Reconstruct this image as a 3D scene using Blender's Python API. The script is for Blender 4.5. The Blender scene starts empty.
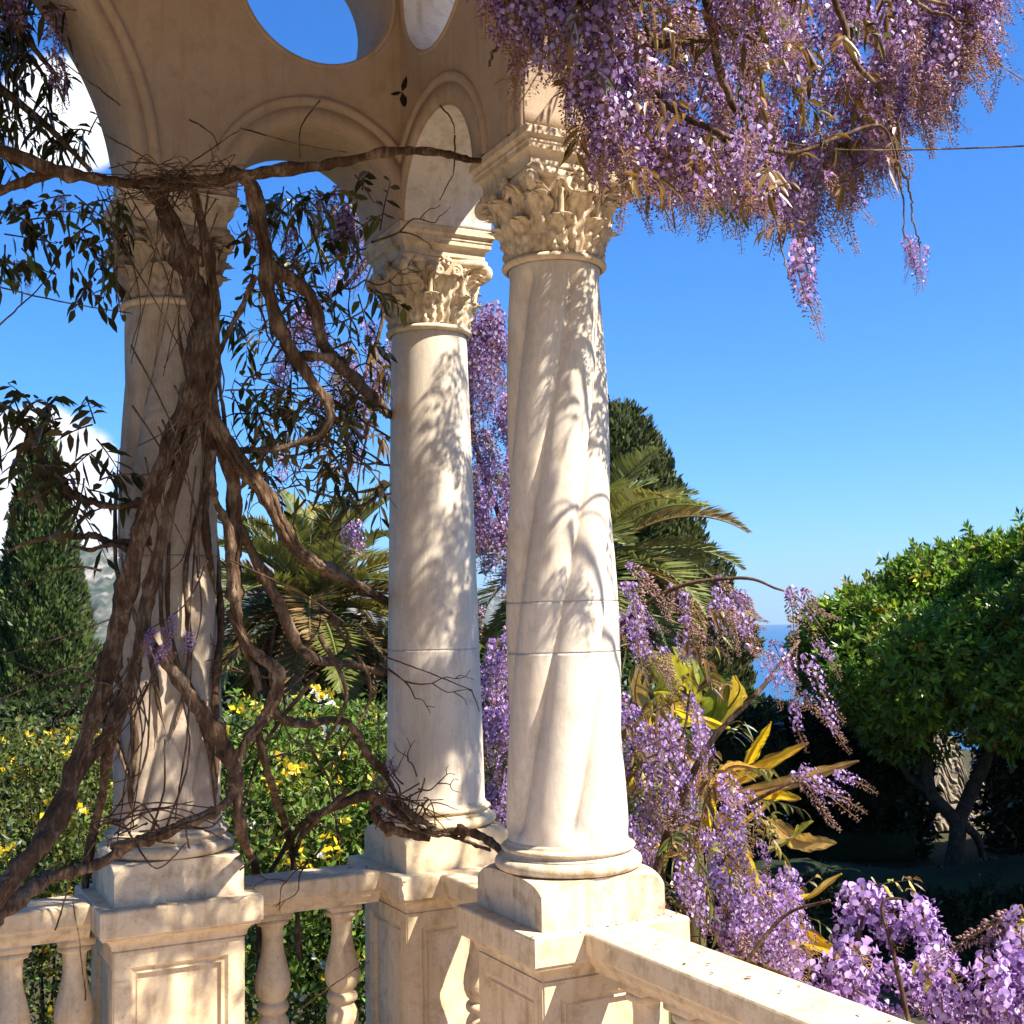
import bpy, bmesh, math, random
import numpy as np
from mathutils import Vector, Matrix
rad = math.radians
sc = bpy.context.scene
COL = sc.collection
random.seed(7)
RNG = np.random.default_rng(11)

# ------------------------------------------------------------------ camera
F, YAW, PIT, ROL = 1262.4, 0.4771, 0.0881, -0.0205
EYE = np.array([-1.6378, -3.7344, 0.7358])
FW = np.array([math.sin(YAW)*math.cos(PIT), math.cos(YAW)*math.cos(PIT), math.sin(PIT)])
RT0 = np.array([math.cos(YAW), -math.sin(YAW), 0.0])
UP0 = np.cross(RT0, FW)
RT = math.cos(ROL)*RT0 + math.sin(ROL)*UP0
UP = -math.sin(ROL)*RT0 + math.cos(ROL)*UP0
cam_d = bpy.data.cameras.new('camera')
cam_d.sensor_width = 36.0
cam_d.lens = 36.0*F/1024.0
cam_d.clip_start = 0.05
cam_d.clip_end = 60000.0
cam = bpy.data.objects.new('camera', cam_d)
COL.objects.link(cam)
m = Matrix.Identity(4)
for i in range(3):
    m[i][0], m[i][1], m[i][2], m[i][3] = RT[i], UP[i], -FW[i], EYE[i]
cam.matrix_world = m
sc.camera = cam

def P(px, py, d):
    """a point of the place: sight line of the photograph taken to a real depth d (metres)"""
    return EYE + d*(FW + RT*((px-512.0)/F) - UP*((py-512.0)/F))

# ------------------------------------------------------------------ light
SUN_EL = rad(49.5)
SX, SY = 0.57, -0.82
SUN = np.array([SX*math.cos(SUN_EL), SY*math.cos(SUN_EL), math.sin(SUN_EL)])
SUN /= np.linalg.norm(SUN)
ld = bpy.data.lights.new('sun', 'SUN')
ld.energy = 5.0
ld.angle = rad(0.5)
ld.color = (1.0, 0.92, 0.80)
lo = bpy.data.objects.new('sun', ld)
COL.objects.link(lo)
lo.rotation_euler = Vector(SUN).to_track_quat('Z', 'Y').to_euler()
lo.location = (6, -9, 12)

world = bpy.data.worlds.new('World')
sc.world = world
world.use_nodes = True
wn, wl = world.node_tree.nodes, world.node_tree.links
wn.clear()
w_out = wn.new('ShaderNodeOutputWorld')
w_bg = wn.new('ShaderNodeBackground')
w_bg.inputs['Strength'].default_value = 0.068
sky = wn.new('ShaderNodeTexSky')
sky.sky_type = 'NISHITA'
sky.sun_disc = False
sky.sun_elevation = SUN_EL
sky.sun_rotation = math.atan2(SX, SY)
sky.altitude = 50
sky.air_density = 1.0
sky.dust_density = 0.25
sky.ozone_density = 2.2
hsv = wn.new('ShaderNodeHueSaturation')
hsv.inputs['Saturation'].default_value = 1.10
hsv.inputs['Value'].default_value = 1.0
tn = wn.new('ShaderNodeMix'); tn.data_type = 'RGBA'; tn.blend_type = 'MULTIPLY'; tn.inputs[0].default_value = 1.0
tn.inputs[7].default_value = (.47, .77, 1.22, 1)
wl.new(sky.outputs[0], tn.inputs[6]); wl.new(tn.outputs[2], hsv.inputs['Color'])
# clouds low over the hills in the north-west
tc = wn.new('ShaderNodeTexCoord')
def wmath(op, a, b=None):
    n = wn.new('ShaderNodeMath'); n.operation = op
    for i, x in enumerate((a, b)):
        if x is None: continue
        if isinstance(x, (int, float)): n.inputs[i].default_value = x
        else: wl.new(x, n.inputs[i])
    return n.outputs[0]
def cloud_patch(px, py, cos_in, cos_out):
    d = P(px, py, 1.0) - EYE; d /= np.linalg.norm(d)
    n = wn.new('ShaderNodeVectorMath'); n.operation = 'DOT_PRODUCT'
    wl.new(tc.outputs['Generated'], n.inputs[0]); n.inputs[1].default_value = tuple(d)
    r = wn.new('ShaderNodeMapRange'); r.clamp = True; r.interpolation_type = 'SMOOTHSTEP'
    r.inputs['From Min'].default_value = cos_out; r.inputs['From Max'].default_value = cos_in
    wl.new(n.outputs['Value'], r.inputs['Value'])
    return r.outputs[0]
nz = wn.new('ShaderNodeTexNoise'); nz.inputs['Scale'].default_value = 9.0
nz.inputs['Detail'].default_value = 8.0; nz.inputs['Roughness'].default_value = 0.55
mp = wn.new('ShaderNodeMapping'); mp.inputs['Scale'].default_value = (1, 1, 2.2)
wl.new(tc.outputs['Generated'], mp.inputs['Vector']); wl.new(mp.outputs[0], nz.inputs['Vector'])
msk = wmath('MAXIMUM', cloud_patch(25, 500, math.cos(rad(1.8)), math.cos(rad(5.8))), cloud_patch(62, 118, math.cos(rad(0.3)), math.cos(rad(3.6))))
msk = wmath('MAXIMUM', msk, cloud_patch(-330, 470, math.cos(rad(4)), math.cos(rad(13))))
cv = wmath('ADD', wmath('MULTIPLY', msk, 0.62), nz.outputs[0])
cr = wn.new('ShaderNodeMapRange'); cr.clamp = True; cr.interpolation_type = 'SMOOTHSTEP'
cr.inputs['From Min'].default_value = 0.80; cr.inputs['From Max'].default_value = 1.0
wl.new(cv, cr.inputs['Value'])
mx = wn.new('ShaderNodeMix'); mx.data_type = 'RGBA'
wl.new(cr.outputs[0], mx.inputs[0]); wl.new(hsv.outputs[0], mx.inputs[6])
mx.inputs[7].default_value = (7.5, 7.6, 7.9, 1)
wl.new(mx.outputs[2], w_bg.inputs['Color'])
wl.new(w_bg.outputs[0], w_out.inputs['Surface'])

sc.view_settings.view_transform = 'Standard'
sc.view_settings.look = 'None'
sc.view_settings.exposure = 1.45
sc.view_settings.gamma = 1.0
sc.render.engine = 'CYCLES'
sc.cycles.max_bounces = 7
sc.cycles.diffuse_bounces = 4
sc.cycles.transmission_bounces = 4
sc.cycles.use_denoising = True

# ------------------------------------------------------------------ mesh helpers
ORG = {}
class MB:
    """collects faces, then links them as ONE mesh object"""
    def __init__(s): s.v = []; s.f = []; s.c = []; s.n = 0
    def add(s, v, faces, col=(1, 1, 1)):
        v = np.asarray(v, float).reshape(-1, 3)
        for fa in (faces if isinstance(faces, list) and len(faces) and isinstance(faces[0], np.ndarray) and faces[0].ndim == 2 else [np.asarray(faces)]):
            if fa.size: s.f.append(fa + s.n)
        c = np.asarray(col, float)
        if c.ndim == 1: c = np.tile(c, (len(v), 1))
        s.c.append(c); s.v.append(v); s.n += len(v)
    def mesh(s, name, smooth=True, off=None):
        v = np.concatenate(s.v) if s.v else np.zeros((0, 3))
        if off is not None: v = v - off
        me = bpy.data.meshes.new(name)
        me.vertices.add(len(v)); me.vertices.foreach_set('co', v.ravel())
        lp = np.concatenate([f.ravel() for f in s.f]).astype(np.int32)
        tot = np.concatenate([np.full(len(f), f.shape[1], np.int32) for f in s.f])
        st = np.concatenate([[0], np.cumsum(tot)[:-1]]).astype(np.int32)
        me.loops.add(len(lp)); me.loops.foreach_set('vertex_index', lp)
        me.polygons.add(len(tot)); me.polygons.foreach_set('loop_start', st); me.polygons.foreach_set('loop_total', tot)
        me.polygons.foreach_set('use_smooth', np.full(len(tot), bool(smooth)))
        ca = me.color_attributes.new('tint', 'FLOAT_COLOR', 'POINT')
        c = np.concatenate(s.c); c = np.concatenate([c, np.ones((len(c), 1))], 1)
        ca.data.foreach_set('color', c.astype(np.float32).ravel())
        me.update(); me.validate()
        return me
    def build(s, name, mat, parent=None, smooth=True, origin=None):
        off = ORG[parent.name] if parent else origin
        me = s.mesh(name, smooth, off)
        me.materials.append(mat)
        o = bpy.data.objects.new(name, me); COL.objects.link(o)
        if parent: o.parent = parent; ORG[o.name] = off
        else:
            ORG[o.name] = np.zeros(3) if off is None else np.asarray(off, float)
            if off is not None: o.location = off
        return o

def tag(o, label=None, cat=None, group=None, kind=None):
    if label: o['label'] = label
    if cat: o['category'] = cat
    if group: o['group'] = group
    if kind: o['kind'] = kind
    return o
def thing(name, label, cat, loc, group=None):
    o = bpy.data.objects.new(name, None); COL.objects.link(o)
    o.location = tuple(loc); o.empty_display_size = 0.2
    ORG[o.name] = np.asarray(loc, float)
    return tag(o, label, cat, group)
def copy_tree(o, parent=None):
    c = o.copy(); COL.objects.link(c)
    if parent: c.parent = parent
    for ch in list(o.children): copy_tree(ch, c)
    return c

def grid(nu, nv, wrap_u=False):
    """quads of a grid with index = j*nu+i (i along u)"""
    iu = np.arange(nu if wrap_u else nu-1); jv = np.arange(nv-1)
    I, J = np.meshgrid(iu, jv)
    a = J*nu+I; b = J*nu+(I+1) % nu; c = (J+1)*nu+(I+1) % nu; d = (J+1)*nu+I
    return np.stack([a, b, c, d], -1).reshape(-1, 4)
def lathe(mb, prof, cx=0, cy=0, n=48, col=(1, 1, 1), rfun=None, cap=True):
    prof = np.asarray(prof, float); t = np.linspace(0, 2*np.pi, n, endpoint=False)
    R = prof[:, 0][:, None]*np.ones(n); Z = prof[:, 1][:, None]*np.ones(n)
    if rfun is not None: R = rfun(R, Z, t[None, :])
    v = np.stack([cx+R*np.cos(t), cy+R*np.sin(t), Z], -1).reshape(-1, 3)
    mb.add(v, grid(n, len(prof), True), col)
    if cap:
        k = len(prof)
        mb.add(v[:n][::-1], np.arange(n)[None, :], col); mb.add(v[(k-1)*n:], np.arange(n)[None, :], col)
def square(mb, prof, cx=0, cy=0, col=(1, 1, 1)):
    """a square plan carried up a profile of (half width, z)"""
    v = []
    for h, z in prof: v += [(cx-h, cy-h, z), (cx+h, cy-h, z), (cx+h, cy+h, z), (cx-h, cy+h, z)]
    mb.add(v, grid(4, len(prof), True), col)
    v = np.array(v); mb.add(v[:4][::-1], np.array([[0, 1, 2, 3]]), col); mb.add(v[-4:], np.array([[0, 1, 2, 3]]), col)
def box(mb, lo_, hi_, col=(1, 1, 1)):
    x0, y0, z0 = lo_; x1, y1, z1 = hi_
    v = [(x0, y0, z0), (x1, y0, z0), (x1, y1, z0), (x0, y1, z0), (x0, y0, z1), (x1, y0, z1), (x1, y1, z1), (x0, y1, z1)]
    mb.add(v, np.array([[0, 3, 2, 1], [4, 5, 6, 7], [0, 1, 5, 4], [1, 2, 6, 5], [2, 3, 7, 6], [3, 0, 4, 7]]), col)
def spline(pts, n):
    """Catmull-Rom through rows (any columns)"""
    p = np.asarray(pts, float)
    if len(p) == 2: return p[0]+(p[1]-p[0])*np.linspace(0, 1, n)[:, None]
    q = np.concatenate([[2*p[0]-p[1]], p, [2*p[-1]-p[-2]]])
    out = []
    for s in np.linspace(0, len(p)-1-1e-6, n):
        i = int(s); t = s-i; a, b, c, d = q[i:i+4]
        out.append(.5*((2*b)+(-a+c)*t+(2*a-5*b+4*c-d)*t*t+(-a+3*b-3*c+d)*t**3))
    return np.array(out)
def frames(pts):
    t = np.gradient(pts, axis=0); t /= np.linalg.norm(t, axis=1)[:, None]+1e-12
    n = np.zeros_like(t); ref = np.array([.13, .27, .95]) if abs(t[0][2]) < .9 else np.array([.9, .3, .1])
    for i in range(len(t)):
        ref = ref-t[i]*ref.dot(t[i]); ref = ref/(np.linalg.norm(ref)+1e-12); n[i] = ref
    return t, n, np.cross(t, n)
def tube(mb, pts, r, n=8, col=(1, 1, 1), rough=0.0, sq=1.0, lobes=0, seed=0):
    pts = np.asarray(pts, float); k = len(pts); r = np.broadcast_to(np.asarray(r, float), (k,))
    t, a, b = frames(pts); th = np.linspace(0, 2*np.pi, n, endpoint=False)
    R = r[:, None]*np.ones(n)
    if lobes: R = R*(1+.22*np.cos(lobes*th[None, :]+np.arange(k)[:, None]*.12+seed)*(1 if n > 9 else .6))
    if rough: R = R*(1+rough*RNG.normal(size=R.shape))
    v = pts[:, None, :]+R[..., None]*(np.cos(th)[None, :, None]*a[:, None, :]+sq*np.sin(th)[None, :, None]*b[:, None, :])
    v = v.reshape(-1, 3)
    mb.add(v, grid(n, k, True), col)
    mb.add(v[:n][::-1], np.arange(n)[None, :], col); mb.add(v[-n:], np.arange(n)[None, :], col)
def norm(v):
    v = np.asarray(v, float); return v/(np.linalg.norm(v, axis=-1, keepdims=True)+1e-12)
def leaves(mb, pos, d, L, W, col, fold=.25, droop=.25, up=None):
    """one pointed leaf of four faces at every pos, growing along d"""
    pos = np.asarray(pos, float); N = len(pos)
    if N == 0: return
    d = norm(d); L = np.broadcast_to(L, (N,))[:, None]; W = np.broadcast_to(W, (N,))[:, None]
    if up is None: up = RNG.normal(size=(N, 3))
    s = norm(np.cross(d, up)); nn = np.cross(s, d)
    dn = np.array([0, 0, -1.0])
    a = pos
    m1 = pos+d*L*.38+dn*L*droop*.10
    m2 = pos+d*L*.72+dn*L*droop*.38
    tip = pos+d*L+dn*L*droop*.8
    fl = nn*W*fold
    v = np.stack([a, m1-s*W*.5+fl, m1, m1+s*W*.5+fl, m2-s*W*.38+fl, m2, m2+s*W*.38+fl, tip], 1).reshape(-1, 3)
    base = (np.arange(N)*8)[:, None]
    tri = np.concatenate([base+np.array(q) for q in ([0, 2, 1], [0, 3, 2], [4, 5, 7], [5, 6, 7])])
    quad = np.concatenate([base+np.array(q) for q in ([1, 2, 5, 4], [2, 3, 6, 5])])
    c = np.asarray(col, float)
    if c.ndim == 1: c = np.tile(c, (N, 1))
    mb.add(v, [tri, quad], np.repeat(c, 8, 0))
def tint(base, N, dv=.25, dh=.06):
    """N colours scattered round a leaf or petal colour"""
    c = np.tile(np.asarray(base, float), (N, 1))
    c = c*np.exp(RNG.normal(size=(N, 1))*dv)*(1+RNG.normal(size=(N, 3))*dh)
    return np.clip(c, .003, .95)

# ------------------------------------------------------------------ materials
def mat_new(name):
    mt = bpy.data.materials.new(name); mt.use_nodes = True
    nt = mt.node_tree; nt.nodes.clear()
    out = nt.nodes.new('ShaderNodeOutputMaterial')
    return mt, nt.nodes, nt.links, out
def ramp(n, stops):
    r = n.new('ShaderNodeValToRGB'); e = r.color_ramp.elements
    e[0].position, e[0].color = stops[0][0], (*stops[0][1], 1)
    e[1].position, e[1].color = stops[-1][0], (*stops[-1][1], 1)
    for p_, c_ in stops[1:-1]:
        x = e.new(p_); x.color = (*c_, 1)
    return r
def noise(n, l, vec, scale, detail=6, rough=.6, dist=0.0):
    t = n.new('ShaderNodeTexNoise'); t.inputs['Scale'].default_value = scale
    t.inputs['Detail'].default_value = detail; t.inputs['Roughness'].default_value = rough
    t.inputs['Distortion'].default_value = dist
    l.new(vec, t.inputs['Vector']); return t
def mixc(n, l, f, a, b, mode='MIX'):
    x = n.new('ShaderNodeMix'); x.data_type = 'RGBA'; x.blend_type = mode
    for s, q in ((0, f), (6, a), (7, b)):
        if isinstance(q, (int, float)): x.inputs[s].default_value = q
        elif isinstance(q, tuple): x.inputs[s].default_value = (*q, 1)
        else: l.new(q, x.inputs[s])
    return x.outputs[2]
def stone_mat(name, c_lo, c_hi, stain, stain_amt=.5, grain=220, bump=.25, veins=None, streak=(.74, .68, .60), pits=.8):
    mt, n, l, out = mat_new(name)
    b = n.new('ShaderNodeBsdfPrincipled'); l.new(b.outputs[0], out.inputs[0])
    g = n.new('ShaderNodeNewGeometry'); vec = g.outputs['Position']
    big = noise(n, l, vec, 3.5, 8, .65, .6); mid = noise(n, l, vec, 22, 6, .6); fine = noise(n, l, vec, grain, 3, .6)
    r1 = ramp(n, [(.3, c_lo), (.7, c_hi)]); l.new(big.outputs[0], r1.inputs[0])
    r2 = ramp(n, [(.50, (0, 0, 0)), (.68, (1, 1, 1))]); l.new(mid.outputs[0], r2.inputs[0])
    ml = n.new('ShaderNodeMath'); ml.operation = 'MULTIPLY'; l.new(r2.outputs[0], ml.inputs[0]); ml.inputs[1].default_value = stain_amt
    c = mixc(n, l, ml.outputs[0], r1.outputs[0], stain)
    if veins:
        mpn = n.new('ShaderNodeMapping'); mpn.inputs['Scale'].default_value = (1, 1, .22); l.new(vec, mpn.inputs[0])
        vn = noise(n, l, mpn.outputs[0], 9, 9, .7, 2.5)
        r3 = ramp(n, [(.44, (0, 0, 0)), (.5, (1, 1, 1)), (.57, (0, 0, 0))]); l.new(vn.outputs[0], r3.inputs[0])
        m2 = n.new('ShaderNodeMath'); m2.operation = 'MULTIPLY'; l.new(r3.outputs[0], m2.inputs[0]); m2.inputs[1].default_value = .38
        c = mixc(n, l, m2.outputs[0], c, veins)
    # rain streaks
    mps = n.new('ShaderNodeMapping'); mps.inputs['Scale'].default_value = (26, 26, 1.6); l.new(vec, mps.inputs[0])
    sn = noise(n, l, mps.outputs[0], 1.0, 5, .6)
    r4 = ramp(n, [(.52, (1, 1, 1)), (.75, streak)]); l.new(sn.outputs[0], r4.inputs[0])
    c = mixc(n, l, 1.0, c, r4.outputs[0], 'MULTIPLY')
    r5 = ramp(n, [(.2, (.88, .88, .88)), (.8, (1.06, 1.06, 1.06))]); l.new(fine.outputs[0], r5.inputs[0])
    c = mixc(n, l, 1.0, c, r5.outputs[0], 'MULTIPLY')
    pit = noise(n, l, vec, 75, 4, .75); r6 = ramp(n, [(.60, (1, 1, 1)), (.70, (.62, .56, .50))]); l.new(pit.outputs[0], r6.inputs[0])      # pits and lichen specks
    c = mixc(n, l, pits, c, r6.outputs[0], 'MULTIPLY')
    blo = noise(n, l, vec, 7, 5, .6, 1.2); r7 = ramp(n, [(.56, (1, 1, 1)), (.70, (.66, .60, .52))]); l.new(blo.outputs[0], r7.inputs[0])           # old damp blotches
    c = mixc(n, l, pits*.8, c, r7.outputs[0], 'MULTIPLY')
    l.new(c, b.inputs['Base Color']); b.inputs['Roughness'].default_value = .82
    b.inputs['Specular IOR Level'].default_value = .25
    bp = n.new('ShaderNodeBump'); bp.inputs['Strength'].default_value = bump; bp.inputs['Distance'].default_value = .004
    ad = n.new('ShaderNodeMath'); ad.operation = 'ADD'; l.new(fine.outputs[0], ad.inputs[0]); l.new(mid.outputs[0], ad.inputs[1])
    l.new(ad.outputs[0], bp.inputs['Height']); l.new(bp.outputs[0], b.inputs['Normal'])
    return mt
def veg_mat(name, trans=.45, gloss=.12, rough=.5, tw=(1, 1, 1)):
    mt, n, l, out = mat_new(name)
    at = n.new('ShaderNodeAttribute'); at.attribute_name = 'tint'
    df = n.new('ShaderNodeBsdfDiffuse'); tr = n.new('ShaderNodeBsdfTranslucent'); gl = n.new('ShaderNodeBsdfGlossy')
    gl.inputs['Roughness'].default_value = rough; gl.inputs['Color'].default_value = (.9, .9, .9, 1)
    l.new(at.outputs['Color'], df.inputs['Color'])
    l.new(mixc(n, l, 1.0, at.outputs['Color'], tw, 'MULTIPLY'), tr.inputs['Color'])
    m1 = n.new('ShaderNodeMixShader'); m1.inputs[0].default_value = trans
    l.new(df.outputs[0], m1.inputs[1]); l.new(tr.outputs[0], m1.inputs[2])
    m2 = n.new('ShaderNodeMixShader'); fr = n.new('ShaderNodeFresnel'); fr.inputs[0].default_value = 1.4
    ml = n.new('ShaderNodeMath'); ml.operation = 'MULTIPLY'; l.new(fr.outputs[0], ml.inputs[0]); ml.inputs[1].default_value = gloss*6
    l.new(ml.outputs[0], m2.inputs[0]); l.new(m1.outputs[0], m2.inputs[1]); l.new(gl.outputs[0], m2.inputs[2])
    l.new(m2.outputs[0], out.inputs[0])
    return mt
def bark_mat(name, c0, c1, c2):
    mt, n, l, out = mat_new(name)
    b = n.new('ShaderNodeBsdfPrincipled'); l.new(b.outputs[0], out.inputs[0])
    g = n.new('ShaderNodeNewGeometry'); mpn = n.new('ShaderNodeMapping'); mpn.inputs['Scale'].default_value = (70, 70, 16)
    l.new(g.outputs['Position'], mpn.inputs[0])
    a = noise(n, l, mpn.outputs[0], 1.0, 6, .65, .8); q = noise(n, l, g.outputs['Position'], 14, 4, .6)
    r = ramp(n, [(.34, c0), (.50, c1), (.68, c2)])
    ad = n.new('ShaderNodeMath'); ad.operation = 'ADD'; l.new(a.outputs[0], ad.inputs[0]); l.new(q.outputs[0], ad.inputs[1])
    hf = n.new('ShaderNodeMath'); hf.operation = 'MULTIPLY'; l.new(ad.outputs[0], hf.inputs[0]); hf.inputs[1].default_value = .5
    l.new(hf.outputs[0], r.inputs[0]); l.new(r.outputs[0], b.inputs['Base Color']); b.inputs['Roughness'].default_value = .9
    b.inputs['Specular IOR Level'].default_value = .15
    bp = n.new('ShaderNodeBump'); bp.inputs['Strength'].default_value = 1.0; bp.inputs['Distance'].default_value = .010
    l.new(a.outputs[0], bp.inputs['Height']); l.new(bp.outputs[0], b.inputs['Normal'])
    return mt
def plain_mat(name, c0, c1, scale=8, rough=.9, bump=.3, dist=.02):
    mt, n, l, out = mat_new(name)
    b = n.new('ShaderNodeBsdfPrincipled'); l.new(b.outputs[0], out.inputs[0])
    g = n.new('ShaderNodeNewGeometry'); a = noise(n, l, g.outputs['Position'], scale, 7, .65)
    r = ramp(n, [(.3, c0), (.7, c1)]); l.new(a.outputs[0], r.inputs[0]); l.new(r.outputs[0], b.inputs['Base Color'])
    b.inputs['Roughness'].default_value = rough; b.inputs['Specular IOR Level'].default_value = .2
    bp = n.new('ShaderNodeBump'); bp.inputs['Strength'].default_value = bump; bp.inputs['Distance'].default_value = dist
    l.new(a.outputs[0], bp.inputs['Height']); l.new(bp.outputs[0], b.inputs['Normal'])
    return mt
M_WALL = stone_mat('plaster_stone', (.44, .328, .228), (.53, .40, .285), (.34, .24, .15), .30, 220, .25, None, (.86, .80, .73), .35)
M_PALE = stone_mat('pale_reveal', (.66, .60, .53), (.74, .69, .62), (.46, .40, .33), .4)
M_LIME = stone_mat('limestone', (.65, .495, .295), (.77, .62, .415), (.40, .28, .16), .55)
M_CAP = stone_mat('carved_limestone', (.60, .47, .31), (.73, .61, .44), (.32, .22, .13), .65, 260, .4)
M_SHADED = stone_mat('brown_shaded_marble', (.40, .32, .23), (.55, .455, .345), (.30, .22, .15), .5, 300, .12, (.30, .24, .19), (.85, .80, .74))  # brownish marble, darkened to put the left column's shade into its colour
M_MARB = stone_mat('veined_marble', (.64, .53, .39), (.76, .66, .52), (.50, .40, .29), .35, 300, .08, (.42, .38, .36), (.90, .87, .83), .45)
M_MORTAR = plain_mat('joint_mortar', (.22, .16, .11), (.30, .22, .15), 60)
M_FLOOR = stone_mat('terrace_paving', (.66, .48, .31), (.74, .57, .39), (.44, .30, .18), .4)
M_BARK = bark_mat('vine_bark', (.035, .018, .010), (.105, .062, .036), (.36, .26, .17))
M_TRUNK = bark_mat('tree_bark', (.02, .015, .011), (.05, .038, .028), (.11, .085, .065))
M_PETAL = veg_mat('wisteria_petal', .42, .015, .5, (1.1, .95, 1.05))
M_LEAF = veg_mat('vine_leaf', .35, .025, .5, (1.1, 1.1, .6))
M_FOL = veg_mat('tree_leaf', .30, .05, .45, (1.1, 1.2, .5))
M_NEEDLE = veg_mat('cypress_spray', .15, .03, .6)
M_PALM = veg_mat('palm_leaflet', .30, .07, .4, (1.1, 1.1, .6))
M_BANANA = veg_mat('withered_leaf', .5, .12, .4, (1.1, 1.0, .6))
M_FLOWER = veg_mat('flower_petal', .35, .03)
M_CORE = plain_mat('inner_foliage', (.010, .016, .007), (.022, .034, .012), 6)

# ================================================================== LARGE STRUCTURE
S = 0.842                      # spacing of the paired columns
FLOOR_Z = -0.87                # terrace floor; z = 0 is the top of the pedestals
GROUND_Z = -2.75

# ---- terrain, sea, hills
def terrain_h(x, y):
    p = np.stack([x-EYE[0], y-EYE[1]], -1); fwd = p[..., 0]*FW[0]+p[..., 1]*FW[1]
    e = np.clip((fwd-34)/160.0, 0, 1)
    h = GROUND_Z-43*e**.8
    return h+.10*np.sin(x*1.3)*np.cos(y*1.1)*(e < .02)
mb = MB()
rr = np.concatenate([np.linspace(0, 40, 44), np.linspace(42, 200, 40), np.linspace(220, 600, 8)])
th = np.linspace(0, 2*np.pi, 96, endpoint=False)
X = EYE[0]+rr[:, None]*np.cos(th); Y = EYE[1]+rr[:, None]*np.sin(th)
mb.add(np.stack([X, Y, terrain_h(X, Y)], -1).reshape(-1, 3), grid(96, len(rr), True))
M_GROUND = plain_mat('garden_soil', (.030, .036, .014), (.075, .062, .034), 2.5, .95, .6, .05)
tag(mb.build('ground', M_GROUND), 'sloping garden ground of dark soil and leaf litter', kind='structure')

mt, n, l, out = mat_new('sea_water')
b = n.new('ShaderNodeBsdfPrincipled'); l.new(b.outputs[0], out.inputs[0])
b.inputs['Base Color'].default_value = (.012, .085, .20, 1); b.inputs['Roughness'].default_value = .32
b.inputs['Specular IOR Level'].default_value = .3
g = n.new('ShaderNodeNewGeometry'); a = noise(n, l, g.outputs['Position'], .06, 6, .6)
bp = n.new('ShaderNodeBump'); bp.inputs['Strength'].default_value = .6; bp.inputs['Distance'].default_value = 2.0
l.new(a.outputs[0], bp.inputs['Height']); l.new(bp.outputs[0], b.inputs['Normal'])
mb = MB(); R_ = 9000.0
th = np.linspace(0, 2*np.pi, 128, endpoint=False)
ring = lambda r: np.stack([r*np.cos(th), r*np.sin(th), np.full(128, -45.0)], -1)
mb.add(np.concatenate([ring(150), ring(2000), ring(R_)]), grid(128, 3, True))
tag(mb.build('sea', mt), 'deep blue sea below the garden', kind='structure')

mt, n, l, out = mat_new('maquis_hillside')
b = n.new('ShaderNodeBsdfPrincipled'); l.new(b.outputs[0], out.inputs[0]); b.inputs['Roughness'].default_value = .95
b.inputs['Specular IOR Level'].default_value = .05
g = n.new('ShaderNodeNewGeometry'); vec = g.outputs['Position']
a = noise(n, l, vec, .012, 8, .7, .5); q = noise(n, l, vec, .05, 6, .7)
r = ramp(n, [(.40, (.05, .075, .045)), (.52, (.13, .13, .10)), (.62, (.30, .28, .24))]); l.new(a.outputs[0], r.inputs[0])
r2 = ramp(n, [(.35, (.5, .5, .5)), (.7, (1.2, 1.2, 1.2))]); l.new(q.outputs[0], r2.inputs[0])
l.new(mixc(n, l, 1.0, r.outputs[0], r2.outputs[0], 'MULTIPLY'), b.inputs['Base Color'])
M_HILL = mt
def ridge(name, label, d0, d1, prof, seed):
    """a hillside rising from the shore at depth d0 to its crest at depth d1; prof = (px, py) of the crest"""
    rg = np.random.default_rng(seed); nu, nv = 150, 26
    px = np.linspace(prof[0][0], prof[-1][0], nu); py = np.interp(px, [q[0] for q in prof], [q[1] for q in prof])
    k = sum(rg.normal()*np.sin(px*f_+rg.uniform(0, 6))/f_ for f_ in (.03, .05, .09, .17, .33, .6))*.10
    py = py+k
    V = []
    for j in range(nv):
        t = j/(nv-1)
        for i in range(nu):
            c = P(px[i], py[i], d1); a_ = P(px[i], 640, d0); a_[2] = -46
            p_ = a_+(c-a_)*t
            p_[2] = -46+(c[2]+46)*(t**.8)+(0 if j in (0, nv-1) else rg.normal()*d1*.0016)
            V.append(p_)
    for i in range(nu):
        c = P(px[i], py[i], d1*1.3); c[2] = -60; V.append(c)
    mb = MB(); mb.add(V, grid(nu, nv+1)); o = mb.build(name, M_HILL, smooth=True)
    return tag(o, label, kind='structure')
ridge('hill', 'rocky scrub covered hillside across the bay', 1300, 2100,
      [(-420, 470), (-250, 500), (-120, 530), (-20, 546), (40, 556), (110, 549), (180, 560), (260, 574), (330, 592), (372, 604)], 3)
ridge('headland', 'low hazy headland on the horizon', 4200, 5200,
      [(60, 560), (200, 560), (300, 562), (380, 568), (440, 580), (520, 596), (600, 612), (660, 622)], 5)

# ---- the sea air: pale even haze that only tells on the far hills
mb = MB(); mb.add([(x, y, z) for z in (-62, 420) for x, y in ((-9500, -9500), (9500, -9500), (9500, 9500), (-9500, 9500))],
                  np.array([[0, 3, 2, 1], [4, 5, 6, 7], [0, 1, 5, 4], [1, 2, 6, 5], [2, 3, 7, 6], [3, 0, 4, 7]]))
mt, n, l, out = mat_new('haze_air')
v_ = n.new('ShaderNodeVolumePrincipled'); v_.inputs['Color'].default_value = (.62, .80, 1.0, 1); v_.inputs['Density'].default_value = .00007; v_.inputs['Anisotropy'].default_value = .3
l.new(v_.outputs[0], out.inputs['Volume'])
tag(mb.build('haze', mt, smooth=False), 'thin bluish sea haze over the far hills', kind='stuff')

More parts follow.
